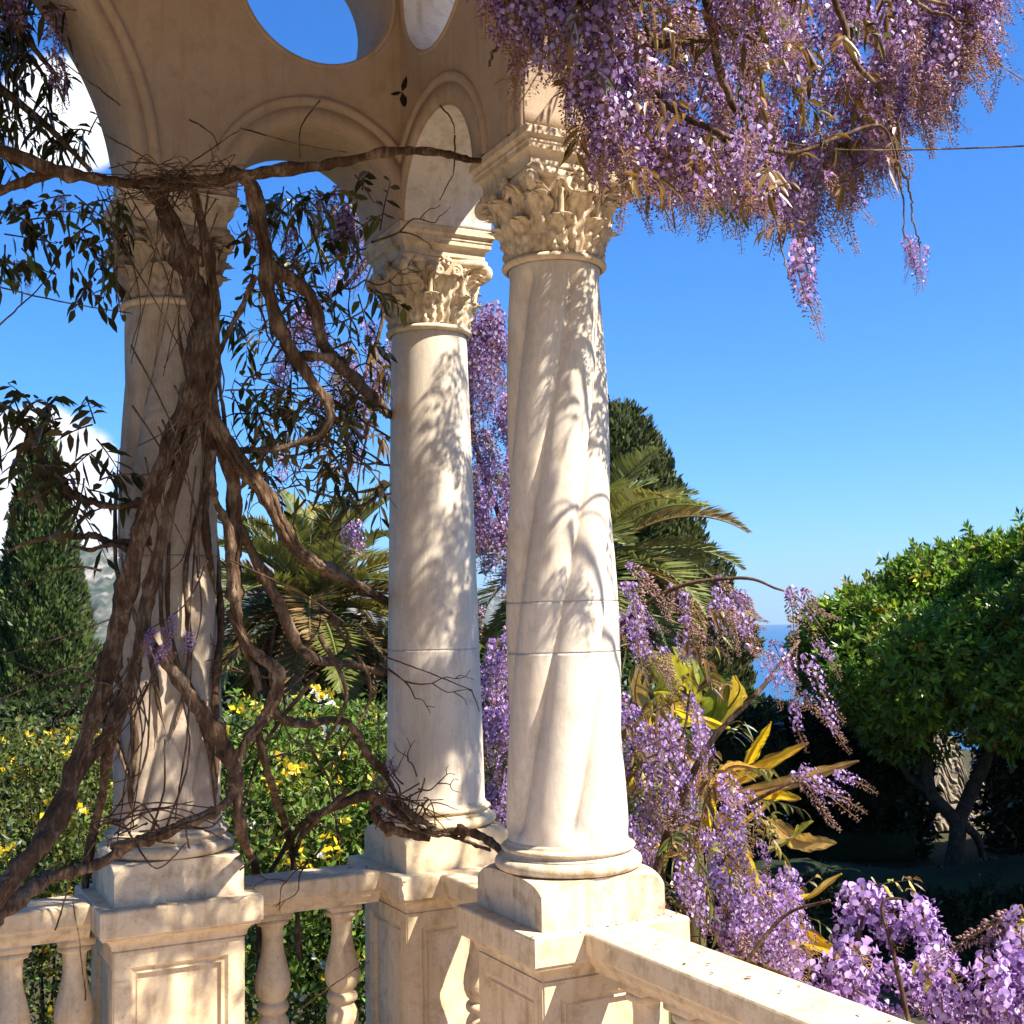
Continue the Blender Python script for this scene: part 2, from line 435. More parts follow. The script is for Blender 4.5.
# ---- terrace floor
mb = MB(); box(mb, (-4.6, -4.6, GROUND_Z-.3), (.33, .33, FLOOR_Z))
tag(mb.build('terrace', M_FLOOR, smooth=False), 'pale stone terrace floor inside the loggia', kind='structure')

# ---- the loggia: two arcades meeting at a corner, plus the roof over them
loggia = thing('loggia', 'sand coloured plaster arcade wall with round arches and oculi resting on the columns', 'loggia', (0, 0, FLOOR_Z))
ARC_N, ARC_B, C_N, C_B = .255, .92, .421, 1.895     # radii and centres of narrow and broad arches
def wall_panel(axis):
    """wall with arches cut from its foot and an oculus over each narrow arch; u runs away from the corner"""
    cu = bpy.data.curves.new('wall', 'CURVE'); cu.dimensions = '2D'; cu.fill_mode = 'BOTH'
    cu.extrude = .15; cu.bevel_depth = .004; cu.bevel_resolution = 1; cu.offset = -.004; cu.resolution_u = 1
    u0 = -.15 if axis == 'x' else .15
    u1 = 3.94 if axis == 'x' else 3.637
    pts = [(u0, 3.30), (u0, 2.0)]
    for c, r in ((C_N, ARC_N), (C_B, ARC_B), (3.79-C_N, ARC_N)):
        pts += [(c-r*math.cos(t), 2.0+r*math.sin(t)) for t in np.linspace(0, math.pi, 64)]
    pts = [q for q in pts if q[0] < u1-.002]+[(u1, 2.0), (u1, 3.30)]
    def poly(q):
        sp = cu.splines.new('POLY'); sp.points.add(len(q)-1); sp.use_cyclic_u = True
        for i, (a_, b_) in enumerate(q): sp.points[i].co = (a_, b_, 0, 1)
    poly(pts)
    for c in (C_N, 3.79-C_N):
        poly([(c+.24*math.cos(t), 2.705+.24*math.sin(t)) for t in np.linspace(0, 2*math.pi, 64, endpoint=False)])
    tmp = bpy.data.objects.new('tmp', cu); COL.objects.link(tmp)
    me = bpy.data.meshes.new_from_object(tmp.evaluated_get(bpy.context.evaluated_depsgraph_get()))
    bpy.data.objects.remove(tmp)
    if axis == 'x': mt_ = Matrix(((-1, 0, 0, 0), (0, 0, -1, 0), (0, 1, 0, -FLOOR_Z), (0, 0, 0, 1)))
    else: mt_ = Matrix(((0, 0, -1, 0), (-1, 0, 0, 0), (0, 1, 0, -FLOOR_Z), (0, 0, 0, 1)))
    me.transform(mt_); me.update(); me.validate()
    bm = bmesh.new(); bm.from_mesh(me); bmesh.ops.recalc_face_normals(bm, faces=bm.faces); bm.to_mesh(me); bm.free()
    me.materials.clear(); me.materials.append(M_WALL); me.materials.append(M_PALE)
    if axis == 'y':                     # lighter colour on the reveals of the narrow arch and its oculus
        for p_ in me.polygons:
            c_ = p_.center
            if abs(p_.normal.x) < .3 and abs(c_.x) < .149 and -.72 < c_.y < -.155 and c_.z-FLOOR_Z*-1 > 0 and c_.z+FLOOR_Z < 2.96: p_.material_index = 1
    for off in ((0, 0, 0), (0, -3.79, 0) if axis == 'x' else (-3.79, 0, 0)):    # and the two sides behind the viewer
        o = bpy.data.objects.new('wall', me); COL.objects.link(o); o.parent = loggia; o.location = off; ORG[o.name] = ORG[loggia.name]
bpy.context.view_layer.update()
wall_panel('x'); wall_panel('y')
def to_wall(axis, u, w, z):
    """u along the wall from the corner, w out of the inner face"""
    if axis == 'x': return np.stack([-u, -.15-w, z], -1)
    return np.stack([-.15-w, -u, z], -1)
def archivolt(axis, c, r0, r1, z0, full=False, h=.014):
    mb = MB(); k = 80
    t = np.linspace(0, 2*math.pi if full else math.pi, k)
    if full: prof = [(r0, -.004), (r0, h), (r0+.004, h+.003), (r1-.004, h+.003), (r1, h), (r1, -.004)]
    else: prof = [(r0, -.004), (r0, h*.75), (r1-.034, h*.75), (r1-.032, h*.35), (r1-.026, h*.35), (r1-.022, h), (r1-.008, h*1.25), (r1, h), (r1+.003, h*.4), (r1+.003, -.004)]
    pr = np.array(prof); rr_ = pr[:, 0][:, None]*np.ones(k); w = pr[:, 1][:, None]*np.ones(k)
    v = to_wall(axis, c+rr_*np.cos(t), w, z0+rr_*np.sin(t)).reshape(-1, 3)
    mb.add(v, grid(k, len(prof)))
    mb.build('oculus_rim' if full else 'archivolt', M_WALL, loggia)
for ax in 'xy':
    archivolt(ax, C_N, ARC_N+.004, .345, 2.003)
    archivolt(ax, C_B, ARC_B+.004, ARC_B+.078, 2.003)
    archivolt(ax, C_N, .243, .258, 2.705, True, .006)
for ax in 'xy':
    mb = MB()
    e0, e1 = to_wall(ax, np.array([C_N-.0018, C_N+.0018]), np.array([-.003, .0012]), np.array([2.352, 2.446]))
    box(mb, np.minimum(e0, e1), np.maximum(e0, e1)); mb.build('mortar_joint', M_MORTAR, loggia)
mb = MB(); box(mb, (-4.09, -4.09, 3.302), (.30, .30, 3.5)); mb.build('roof', M_WALL, loggia, smooth=False)

# ---- pedestals
def pedestal(cx, cy, label):
    t = thing('pedestal', label, 'pedestal', (cx, cy, FLOOR_Z), 'stone pedestals under the columns')
    h = .178
    bm = bmesh.new()
    bmesh.ops.create_cube(bm, size=1.0)
    for v in bm.verts:
        v.co.x *= 2*h; v.co.y *= 2*h; v.co.z = 0.0 if v.co.z < 0 else .757
    side = [f for f in bm.faces if abs(f.normal.z) < .5]
    for th_, dp in ((.066, 0), (.012, -.010), (.008, 0), (.006, .004), (.004, -.012)):
        bmesh.ops.inset_individual(bm, faces=side, thickness=th_, depth=dp)
    bmesh.ops.bevel(bm, geom=[e for e in bm.edges if abs(e.verts[0].co.x) > h-.001 and abs(e.verts[1].co.x) > h-.001 and abs(e.verts[0].co.y) > h-.001 and abs(e.verts[1].co.y) > h-.001], offset=.004, segments=2, affect='EDGES')
    me = bpy.data.meshes.new('die'); bm.to_mesh(me); bm.free(); me.materials.append(M_LIME)
    o = bpy.data.objects.new('die', me); COL.objects.link(o); o.parent = t
    mb = MB(); hc = .219
    pr = [(h-.002, -.113)]+[(h+.004+.030*(1-math.cos(a_)), -.110+.032*math.sin(a_)) for a_ in np.linspace(0, math.pi/2, 7)]
    pr += [(hc-.006, -.076), (hc-.006, -.072), (hc-.002, -.070), (hc, -.067), (hc, -.006), (hc-.002, -.002), (hc-.006, 0)]
    square(mb, pr, cx, cy); mb.build('cap', M_LIME, t, smooth=False)
    mb = MB(); square(mb, [(h+.05, FLOOR_Z+.001), (h+.05, FLOOR_Z+.10), (h+.02, FLOOR_Z+.13), (h+.003, FLOOR_Z+.14)], cx, cy)
    mb.build('foot', M_LIME, t, smooth=False)
    return t
pedestal(-S, 0, 'sunlit square pedestal with a sunk panel under the vine wrapped spiral column')
pedestal(0, 0, 'corner pedestal in shade under the smooth column, bound by grey vine stems')
pedestal(0, -S, 'pedestal with a shaded side panel under the bare spiral column beside the near rail')

# ---- columns
R0, R1, ZB, ZT = .155, .123, .182, 1.672
def shaft_profile(z): return R0+(R1-R0)*np.clip((z-ZB)/(ZT-ZB), 0, 1)**1.15
def make_capital(mb, cx, cy):
    def bell(z): return .116+.034*np.clip((z-1.70)/.19, 0, 1)**1.7
    lathe(mb, [(bell(z), z) for z in np.linspace(1.692, 1.888, 16)], cx, cy, 40)
    # concave slab that carries the volutes
    m_ = 64; t = np.linspace(0, 2*math.pi, m_, endpoint=False); V = []
    for zz, s in ((1.884, .96), (1.889, 1.0), (1.902, 1.0), (1.907, .97)):
        c_ = np.abs(np.cos(t)); s_ = np.abs(np.sin(t)); q = 1/np.maximum(c_, s_)
        rr_ = s*.157*np.minimum(q*(1-.14*(1-(np.minimum(c_, s_)/np.maximum(c_, s_))**2)), 1.32)
        V.append(np.stack([cx+rr_*np.cos(t), cy+rr_*np.sin(t), np.full(m_, zz)], -1))
    mb.add(np.concatenate(V), grid(m_, 4, True)); mb.add(V[0][::-1], np.arange(m_)[None, :]); mb.add(V[3], np.arange(m_)[None, :])
    # two rows of acanthus
    nu, nv = 17, 22
    u = np.linspace(-1, 1, nu)[None, :]; v = np.linspace(0, 1, nv)[:, None]
    def leaf(phi, z0, H, hw, curl):
        lob = .62+.38*np.abs(np.sin(math.pi*(v*3.4+.15)))**.55
        w = hw*np.sin(math.pi*np.clip(.24+.66*v, 0, 1))**.7*lob*np.where(v > .9, np.sqrt(np.clip((1-v)/.1, 0, 1)), 1)
        vc = np.clip((v-.62)/.38, 0, 1)
        z = z0+H*(v-.30*vc**2.2*curl)
        out_ = .010+.012*v+curl*.052*vc**1.6+.0*u
        rib = -.0085*np.cos(u*math.pi*3.2+v*1.5)*(1-.30*np.abs(u))-.006*np.abs(u)**2*1.2+.006*np.exp(-(u*5)**2)
        vein = .0045*np.sin(math.pi*(v*7-np.abs(u)*2.4))
        edge = np.where(np.abs(u) > .97, -.016, 0)
        r_ = bell(z)+out_+rib+vein+edge
        ph = phi+u*w
        zz = z+.010*np.abs(u)**1.5*(v > .3)+0*u
        vv = np.stack([cx+r_*np.cos(ph), cy+r_*np.sin(ph), zz], -1).reshape(-1, 3)
        mb.add(vv, grid(nu, nv))
        vin = np.stack([cx+(r_-.012)*np.cos(ph), cy+(r_-.012)*np.sin(ph), zz-.004*v], -1).reshape(-1, 3)
        mb.add(vin, grid(nu, nv)[:, ::-1])
    for k in range(8): leaf(k*math.pi/4+math.pi/8, 1.692, .100, .40, .50)
    for k in range(8): leaf(k*math.pi/4, 1.696, .168, .37, .62)
    for k in range(4): leaf(k*math.pi/2+math.pi/4, 1.73, .158, .27, .80)
    for k in range(8): leaf(k*math.pi/4+math.pi/8, 1.75, .125, .17, .35)
    # corner volutes with their stalks, small scrolls to the middle of each side
    for k in range(4):
        phi = math.pi/4+k*math.pi/2; d = np.array([math.cos(phi), math.sin(phi), 0]); up_ = np.array([0, 0, 1.0])
        o_ = np.array([cx, cy, 1.864])+d*.192
        t = np.linspace(0, 1, 44); a_ = math.pi/2-t*2*math.pi*1.9; rr_ = .020*(1-.82*t)
        path = o_+rr_[:, None]*(np.cos(a_)[:, None]*d+np.sin(a_)[:, None]*up_)
        st = np.array([np.array([cx, cy, 1.78])+d*.132, np.array([cx, cy, 1.845])+d*.146, np.array([cx, cy, 1.878])+d*.168])
        pp = np.concatenate([spline(np.concatenate([st, path[:2]]), 14)[:-3], path[1:]])
        tube(mb, pp, np.interp(np.arange(len(pp)), [0, 10, 14, len(pp)-1], [.010, .010, .009, .005]), 8, sq=1.5)
    for k in range(4):
        phi = k*math.pi/2
        for s in (-1, 1):
            d = np.array([math.cos(phi), math.sin(phi), 0]); sd = np.array([-math.sin(phi), math.cos(phi), 0])*s
            o_ = np.array([cx, cy, 1.858])+d*.158+sd*.030
            t = np.linspace(0, 1, 26); a_ = math.pi/2+t*2*math.pi*1.5; rr_ = .018*(1-.8*t)
            path = o_+rr_[:, None]*(-np.cos(a_)[:, None]*sd+np.sin(a_)[:, None]*np.array([0, 0, 1.0]))
            st = np.array([np.array([cx, cy, 1.79])+d*.140+sd*.055, np.array([cx, cy, 1.84])+d*.148+sd*.058])
            tube(mb, np.concatenate([st, path]), np.linspace(.008, .004, 28), 6)
        d = np.array([math.cos(phi), math.sin(phi), 0])
        c0 = np.array([cx, cy, 1.893])+d*.146
        for j in range(5):
            a_ = j*2*math.pi/5; sd = np.array([-math.sin(phi), math.cos(phi), 0])
            q = c0+.012*(math.cos(a_)*sd+math.sin(a_)*np.array([0, 0, 1.0]))
            sphere(mb, q, .0095, 6, 5)
        sphere(mb, c0+d*.006, .008, 8, 6)
def sphere(mb, c, r, nu=10, nv=7, col=(1, 1, 1), sc_=(1, 1, 1)):
    t = np.linspace(0, 2*math.pi, nu, endpoint=False); p = np.linspace(.02, math.pi-.02, nv)
    v = np.stack([np.outer(np.sin(p), np.cos(t)), np.outer(np.sin(p), np.sin(t)), np.outer(np.cos(p), np.ones(nu))], -1).reshape(-1, 3)
    mb.add(np.asarray(c)+v*r*np.array(sc_), grid(nu, nv, True)[:, ::-1], col)
def make_column(name, label, cx, cy, spiral, phase, joints):
    MM = M_SHADED if cx < -.5 else M_MARB
    t = thing(name, label, 'column', (cx, cy, 0.0), 'stone columns of the arcade')
    # cushion plinth: a square block cut by a round shoulder
    mb = MB(); th_ = np.sort(np.concatenate([np.linspace(0, 2*math.pi, 96, endpoint=False)+.003, (math.pi/4+np.arange(4)[:, None]*math.pi/2+np.linspace(-.32, .32, 33)[None, :]).ravel()]))
    sq_ = .176/np.maximum(np.abs(np.cos(th_)), np.abs(np.sin(th_)))
    V = []; zs = [.0005]+[.060+.050*math.sin(a_) for a_ in np.linspace(0, math.pi/2, 40)]; rv = [.26]+[.252-.066*(1-math.cos(a_)) for a_ in np.linspace(0, math.pi/2, 40)]
    zs.append(.1105); rv.append(.12)
    for z, r_ in zip(zs, rv):
        q = np.minimum(sq_, r_); V.append(np.stack([cx+q*np.cos(th_), cy+q*np.sin(th_), np.full(len(th_), z)], -1))
    mb.add(np.concatenate(V), grid(len(th_), len(zs), True)); mb.add(V[-1], np.arange(len(th_))[None, :])
    mb.build('plinth', M_LIME if not spiral else M_CAP, t, smooth=False)
    mb = MB()
    tor = lambda rc, zc, a_, b_, n=10, f=(-90, 90): [(rc+a_*math.cos(rad(q)), zc+b_*math.sin(rad(q))) for q in np.linspace(f[0], f[1], n)]
    pr = [(.12, .111), (.168, .111)]+tor(.170, .1285, .020, .0172)+[(.172, .1462), (.172, .149)]+[(.167, .151), (.163, .155), (.163, .158)]+tor(.163, .1655, .010, .0072)+[(.160, .174), (.160, .178), (R0+.001, .184), (.14, .185)]
    lathe(mb, pr, cx, cy, 64, cap=False); mb.build('base', M_CAP if spiral else M_LIME, t)
    # shaft
    mb = MB(); zz = np.sort(np.concatenate([np.linspace(ZB, ZT, 150)]+[np.array([j-.0024, j-.0009, j+.0009, j+.0024]) for j in joints]))
    nt = 168 if spiral else 72; tt = np.linspace(0, 2*math.pi, nt, endpoint=False)
    Rz = shaft_profile(zz)
    for j in joints: Rz = np.where(np.abs(zz-j) < .0015, Rz-.0040, Rz)
    RR = Rz[:, None]*np.ones(nt)
    if spiral:
        kz = rad(150)/(ZT-ZB)
        f = np.abs(np.cos(3*(tt[None, :]-kz*(zz[:, None]-ZB)-phase)))
        fade = np.clip((zz-ZB)/.05, 0, 1)*np.clip((ZT-zz)/.05, 0, 1); fade = (fade*fade*(3-2*fade))[:, None]
        RR = RR*(1+.024*fade-.20*fade*(1-f**.62))
    v = np.stack([cx+RR*np.cos(tt), cy+RR*np.sin(tt), zz[:, None]*np.ones(nt)], -1).reshape(-1, 3)
    mb.add(v, grid(nt, len(zz), True)); mb.build('shaft', MM, t)
    mb = MB()
    pr = [(.115, 1.6715), (R1+.004, 1.672)]+[(R1+.004+.014*math.cos(rad(q)), 1.6825+.0105*math.sin(rad(q))) for q in np.linspace(-90, 90, 9)]+[(R1+.002, 1.694), (.118, 1.6965)]
    lathe(mb, pr, cx, cy, 64, cap=False); mb.build('astragal', M_CAP, t)
    mb = MB(); make_capital(mb, cx, cy); mb.build('capital', M_SHADED if cx < -.5 else M_CAP, t)
    mb = MB()
    pr = [(.10, 1.9065), (.138, 1.907), (.140, 1.910), (.140, 1.922)]+[(.140+.016*(1-math.cos(a_)), 1.922+.022*math.sin(a_)) for a_ in np.linspace(0, math.pi/2, 7)]
    pr += [(.156, 1.9445), (.156, 1.957), (.159, 1.960), (.159, 1.969), (.164, 1.974), (.168, 1.977), (.168, 1.996), (.166, 1.9985), (.10, 1.9990)]
    square(mb, pr, cx, cy); mb.build('abacus', M_CAP, t, smooth=False)
    return t
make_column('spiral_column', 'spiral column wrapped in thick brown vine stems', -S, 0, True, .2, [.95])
make_column('spiral_column', 'bare white spiral column with light dapples and two joint lines', 0, -S, True, .55, [.66, .79])
make_column('smooth_column', 'smooth round column in the corner between the two spiral columns', 0, 0, False, 0, [.66])

# ---- balustrades
def baluster_mesh():
    mb = MB()
    pr = [(.034, -.115), (.040, -.117), (.046, -.122), (.048, -.128), (.046, -.134), (.036, -.137), (.033, -.142), (.031, -.165), (.0315, -.195), (.036, -.225), (.044, -.255), (.051, -.285),
          (.053, -.305), (.051, -.325), (.044, -.343), (.036, -.352), (.034, -.356), (.043, -.360), (.047, -.368), (.047, -.376), (.043, -.384), (.034, -.388), (.036, -.394), (.045, -.41), (.050, -.43), (.048, -.455), (.040, -.49), (.034, -.53), (.033, -.55), (.040, -.56), (.046, -.57), (.046, -.58), (.034, -.583)]
    lathe(mb, pr[::-1], 0, 0, 32)
    square(mb, [(.046, -.6205), (.050, -.618), (.050, -.588), (.048, -.5825)])
    square(mb, [(.044, -.1165), (.048, -.1135), (.048, -.099), (.046, -.0965)])
    me = mb.mesh('baluster', True); me.materials.append(M_LIME); return me
BAL = baluster_mesh()
def balustrade(label, p0, p1, pos):
    p0 = np.array([*p0, 0.0]); p1 = np.array([*p1, 0.0]); L = np.linalg.norm(p1-p0); d = (p1-p0)/L; s = np.array([d[1], -d[0], 0])
    base = (p0+p1)/2; base[2] = FLOOR_Z
    t = thing('balustrade', label, 'balustrade', base, 'balustrades between the pedestals')
    def extr(prof, name):
        mb = MB(); k = len(prof); a_ = np.array([p0+s*w+np.array([0, 0, z]) for w, z in prof]); b_ = a_+d*L
        mb.add(np.concatenate([a_, b_]), grid(k, 2, True)); mb.add(a_[::-1], np.arange(k)[None, :]); mb.add(b_, np.arange(k)[None, :])
        mb.build(name, M_LIME, t, smooth=False)
    half = [(.058, -.096), (.058, -.091), (.062, -.083), (.069, -.076), (.072, -.072), (.072, -.062), (.077, -.059), (.081, -.055), (.0835, -.052), (.0835, -.007), (.0805, -.003), (.077, -.0015)]
    extr(half+[(-w, z) for w, z in half[::-1]], 'rail')
    hb = [(.085, FLOOR_Z+.001), (.085, -.66), (.078, -.645), (.066, -.636), (.064, -.6215)]
    extr(hb+[(-w, z) for w, z in hb[::-1]], 'base_rail')
    for q in pos:
        o = bpy.data.objects.new('baluster', BAL); COL.objects.link(o); o.parent = t
        o.location = tuple(p0+d*q-base); o.rotation_euler = (0, 0, math.atan2(d[1], d[0]))
c_ = .2195
balustrade('balustrade running off past the vine wrapped column, tan vine stem lying over its rail', (-S-c_, 0), (-2.72, 0), [.03+.165*k for k in range(10)])
balustrade('short balustrade of two bulging balusters between the vine wrapped and the smooth column', (-S+c_, 0), (-c_, 0), [.090, .305])
balustrade('short shaded balustrade bay joining the corner pedestal to the bare spiral column', (0, -c_), (0, -S+c_), [.09, .305])
balustrade('near balustrade with bright sunlit rail top sloping out of the photo below the wisteria', (0, -S-c_), (0, -2.72), [.13+.19*k for k in range(8)])

# ================================================================== VEGETATION: distant trees first
def quads(mb, pos, d, L, W, col, up=None):
    """one diamond shaped leaf face at every pos"""
    pos = np.asarray(pos, float); N = len(pos)
    if N == 0: return
    d = norm(d); L = np.broadcast_to(L, (N,))[:, None]; W = np.broadcast_to(W, (N,))[:, None]
    if up is None: up = RNG.normal(size=(N, 3))
    s = norm(np.cross(d, up)); nn = np.cross(s, d)
    v = np.stack([pos, pos+d*L*.5+s*W*.5+nn*W*.15, pos+d*L, pos+d*L*.5-s*W*.5+nn*W*.15], 1).reshape(-1, 3)
    c = np.asarray(col, float)
    if c.ndim == 1: c = np.tile(c, (N, 1))
    mb.add(v, np.arange(N*4).reshape(-1, 4), np.repeat(c, 4, 0))
def rdir(N): return norm(RNG.normal(size=(N, 3)))
def lumpy(mb, c, r, seed, n=26, col=(1, 1, 1), amp=.16):
    t = np.linspace(0, 2*math.pi, n, endpoint=False); p = np.linspace(.02, math.pi-.02, n//2)
    d = np.stack([np.outer(np.sin(p), np.cos(t)), np.outer(np.sin(p), np.sin(t)), np.outer(np.cos(p), np.ones(n))], -1).reshape(-1, 3)
    k = 1+amp*(np.sin(d[:, 0]*5+seed)*np.cos(d[:, 1]*4.3+seed*2)+np.sin(d[:, 2]*6+seed*3)*.6)
    mb.add(np.asarray(c)+d*k[:, None]*np.asarray(r), grid(n, n//2, True)[:, ::-1], col)

def cypress(px, py_top, d, prof, label, base_z=GROUND_Z, n=15000, hue=(.040, .062, .016), seed=1):
    """prof: (height fraction, radius) from the ground to the tip"""
    top = P(px, py_top, d); base = np.array([top[0], top[1], base_z]); H = top[2]-base_z
    t = thing('cypress_tree', label, 'tree', base)
    mb = MB(); tube(mb, [base-np.array([0, 0, .2]), base+np.array([0, 0, H*.5])], [.16, .08], 10); mb.build('trunk', M_TRUNK, t)
    hs = np.array([q[0] for q in prof]); rs = np.array([q[1] for q in prof])
    rg = np.random.default_rng(seed)
    ph = rg.uniform(0, 6.28, 8)
    def rad_(h, a): return np.interp(h, hs, rs)*(1+.09*np.sin(3*a+ph[0]+h*9)+.07*np.sin(7*a+ph[1]-h*26)+.06*np.sin(5*a+ph[2]+h*47)+.05*np.sin(11*a+h*80+ph[3]))
    core = MB(); nn_, kk = 40, 60
    hh = np.linspace(.02, .985, kk)[:, None]; aa = np.linspace(0, 2*math.pi, nn_, endpoint=False)[None, :]
    rr_ = rad_(hh, aa)*.86
    core.add(np.stack([base[0]+rr_*np.cos(aa), base[1]+rr_*np.sin(aa), base[2]+H*hh*np.ones_like(aa)], -1).reshape(-1, 3), grid(nn_, kk, True))
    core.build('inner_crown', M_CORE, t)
    h = 1-np.sqrt(rg.uniform(0, 1, n))*.98; a = rg.uniform(0, 2*math.pi, n)
    r_ = rad_(h, a)*(.80+.24*rg.uniform(0, 1, n)**.6)
    pos = np.stack([base[0]+r_*np.cos(a), base[1]+r_*np.sin(a), base[2]+H*h], -1)
    dd = np.stack([np.cos(a)*.55, np.sin(a)*.55, np.full(n, 1.0)], -1)+rg.normal(size=(n, 3))*.28
    mb = MB(); sz = .0025*d*rg.uniform(.7, 1.6, n)
    upv = np.stack([np.cos(a), np.sin(a), np.full(n, .2)], -1)+rg.normal(size=(n, 3))*.5
    cl = tint(hue, n, .30, .08); cl *= (.75+.5*(np.sin(a*9+h*40)*np.sin(h*70+a*4) > 0))[:, None]
    quads(mb, pos, dd, sz*1.9, sz*.8, cl, up=upv)
    mb.build('crown', M_NEEDLE, t)
    return t
cypress(41, 418, 18, [(0, .60), (.1, .95), (.25, .98), (.40, .86), (.55, .64), (.68, .46), (.80, .33), (.90, .22), (.97, .10), (1, .02)],
        'tall narrow cypress left of the vine wrapped column, one side in shade', seed=2, n=80000, hue=(.065, .092, .025))
cypress(612, 398, 21, [(0, 1.9), (.2, 2.15), (.40, 1.95), (.55, 1.62), (.70, 1.22), (.84, .92), (.93, .66), (.98, .36), (1, .05)],
        'broad round topped cypress behind the palm right of the bare spiral column', seed=5, n=110000, hue=(.070, .080, .022))

def palm(px, py, d, label, n_fr, L, seed, trunk_r=.28, dead=0, hue=(.060, .075, .018), lo=-62, hi=80):
    c = P(px, py, d); rg = np.random.default_rng(seed)
    base = np.array([c[0], c[1], GROUND_Z])
    t = thing('palm_tree', label, 'palm', base)
    mb = MB(); z = np.linspace(GROUND_Z-.1, c[2], 24)
    tube(mb, np.stack([np.full(24, c[0]), np.full(24, c[1]), z], -1), trunk_r*(1+.10*np.sin(np.arange(24)*2.6)), 14, rough=.06)
    mb.build('trunk', M_TRUNK, t)
    for i in range(n_fr):
        f = (i+.5)/n_fr; el = rad(hi+(lo-hi)*f**.85+rg.normal()*6); az = i*2.39996+rg.normal()*.15
        Li = L*(.72+.32*math.sin(math.pi*min(1, f*1.25+.15)))*rg.uniform(.9, 1.1)
        m_ = 22; ss = np.linspace(0, 1, m_); drop = rg.uniform(.8, 1.25)
        ang = el-ss**1.5*rad(72)*drop*(.55+.45*math.cos(el))
        ds = Li/(m_-1); hx = np.concatenate([[0], np.cumsum(np.cos(ang[:-1])*ds)]); hz = np.concatenate([[0], np.cumsum(np.sin(ang[:-1])*ds)])
        hd = np.array([math.cos(az), math.sin(az), 0]); sd = np.array([-math.sin(az), math.cos(az), 0])
        path = c+hx[:, None]*hd+hz[:, None]*np.array([0, 0, 1.0])+(ss**2)[:, None]*sd*rg.normal()*.12*Li
        mb = MB(); dry = rg.uniform() < dead*f*2
        base_c = np.array((.20, .13, .05)) if dry else np.array(hue)*rg.uniform(.75, 1.3)*(np.array((1.5, 1.15, 1)) if rg.uniform() < .3 else 1)
        tube(mb, path, np.linspace(.022, .004, m_)*d/13, 5, base_c*1.2)
        q = np.repeat(np.linspace(.10, .99, 62), 2); side = np.tile([1, -1], 62)
        pp = np.stack([np.interp(q, ss, path[:, k]) for k in range(3)], -1)
        tg = np.gradient(path, axis=0); tg = norm(np.stack([np.interp(q, ss, tg[:, k]) for k in range(3)], -1))
        nrm = norm(np.cross(tg, np.tile(sd, (len(q), 1)))); nrm = np.where(nrm[:, 2:3] < 0, -nrm, nrm)
        ll = Li*.24*np.sin(math.pi*np.clip(q*.86+.12, 0, 1))**.7*rg.uniform(.85, 1.1, len(q))
        dl = tg*.75+sd*side[:, None]*.85+nrm*.30+rg.normal(size=(len(q), 3))*.07
        quads(mb, pp, dl, ll, .0031*d*np.ones(len(q)), tint(base_c, len(q), .16, .05), up=nrm+rg.normal(size=(len(q), 3))*.25)
        mb.build('frond', M_PALM, t)
    return t
palm(312, 606, 14, 'shaggy feather palm between the vine wrapped and the smooth column', 76, 1.70, 4, dead=.35, hue=(.13, .145, .034), lo=-78)
palm(588, 566, 12.5, 'feather palm with long arching green fronds right of the bare spiral column', 72, 1.56, 9, dead=.15, hue=(.185, .205, .060), lo=-72, hi=72)

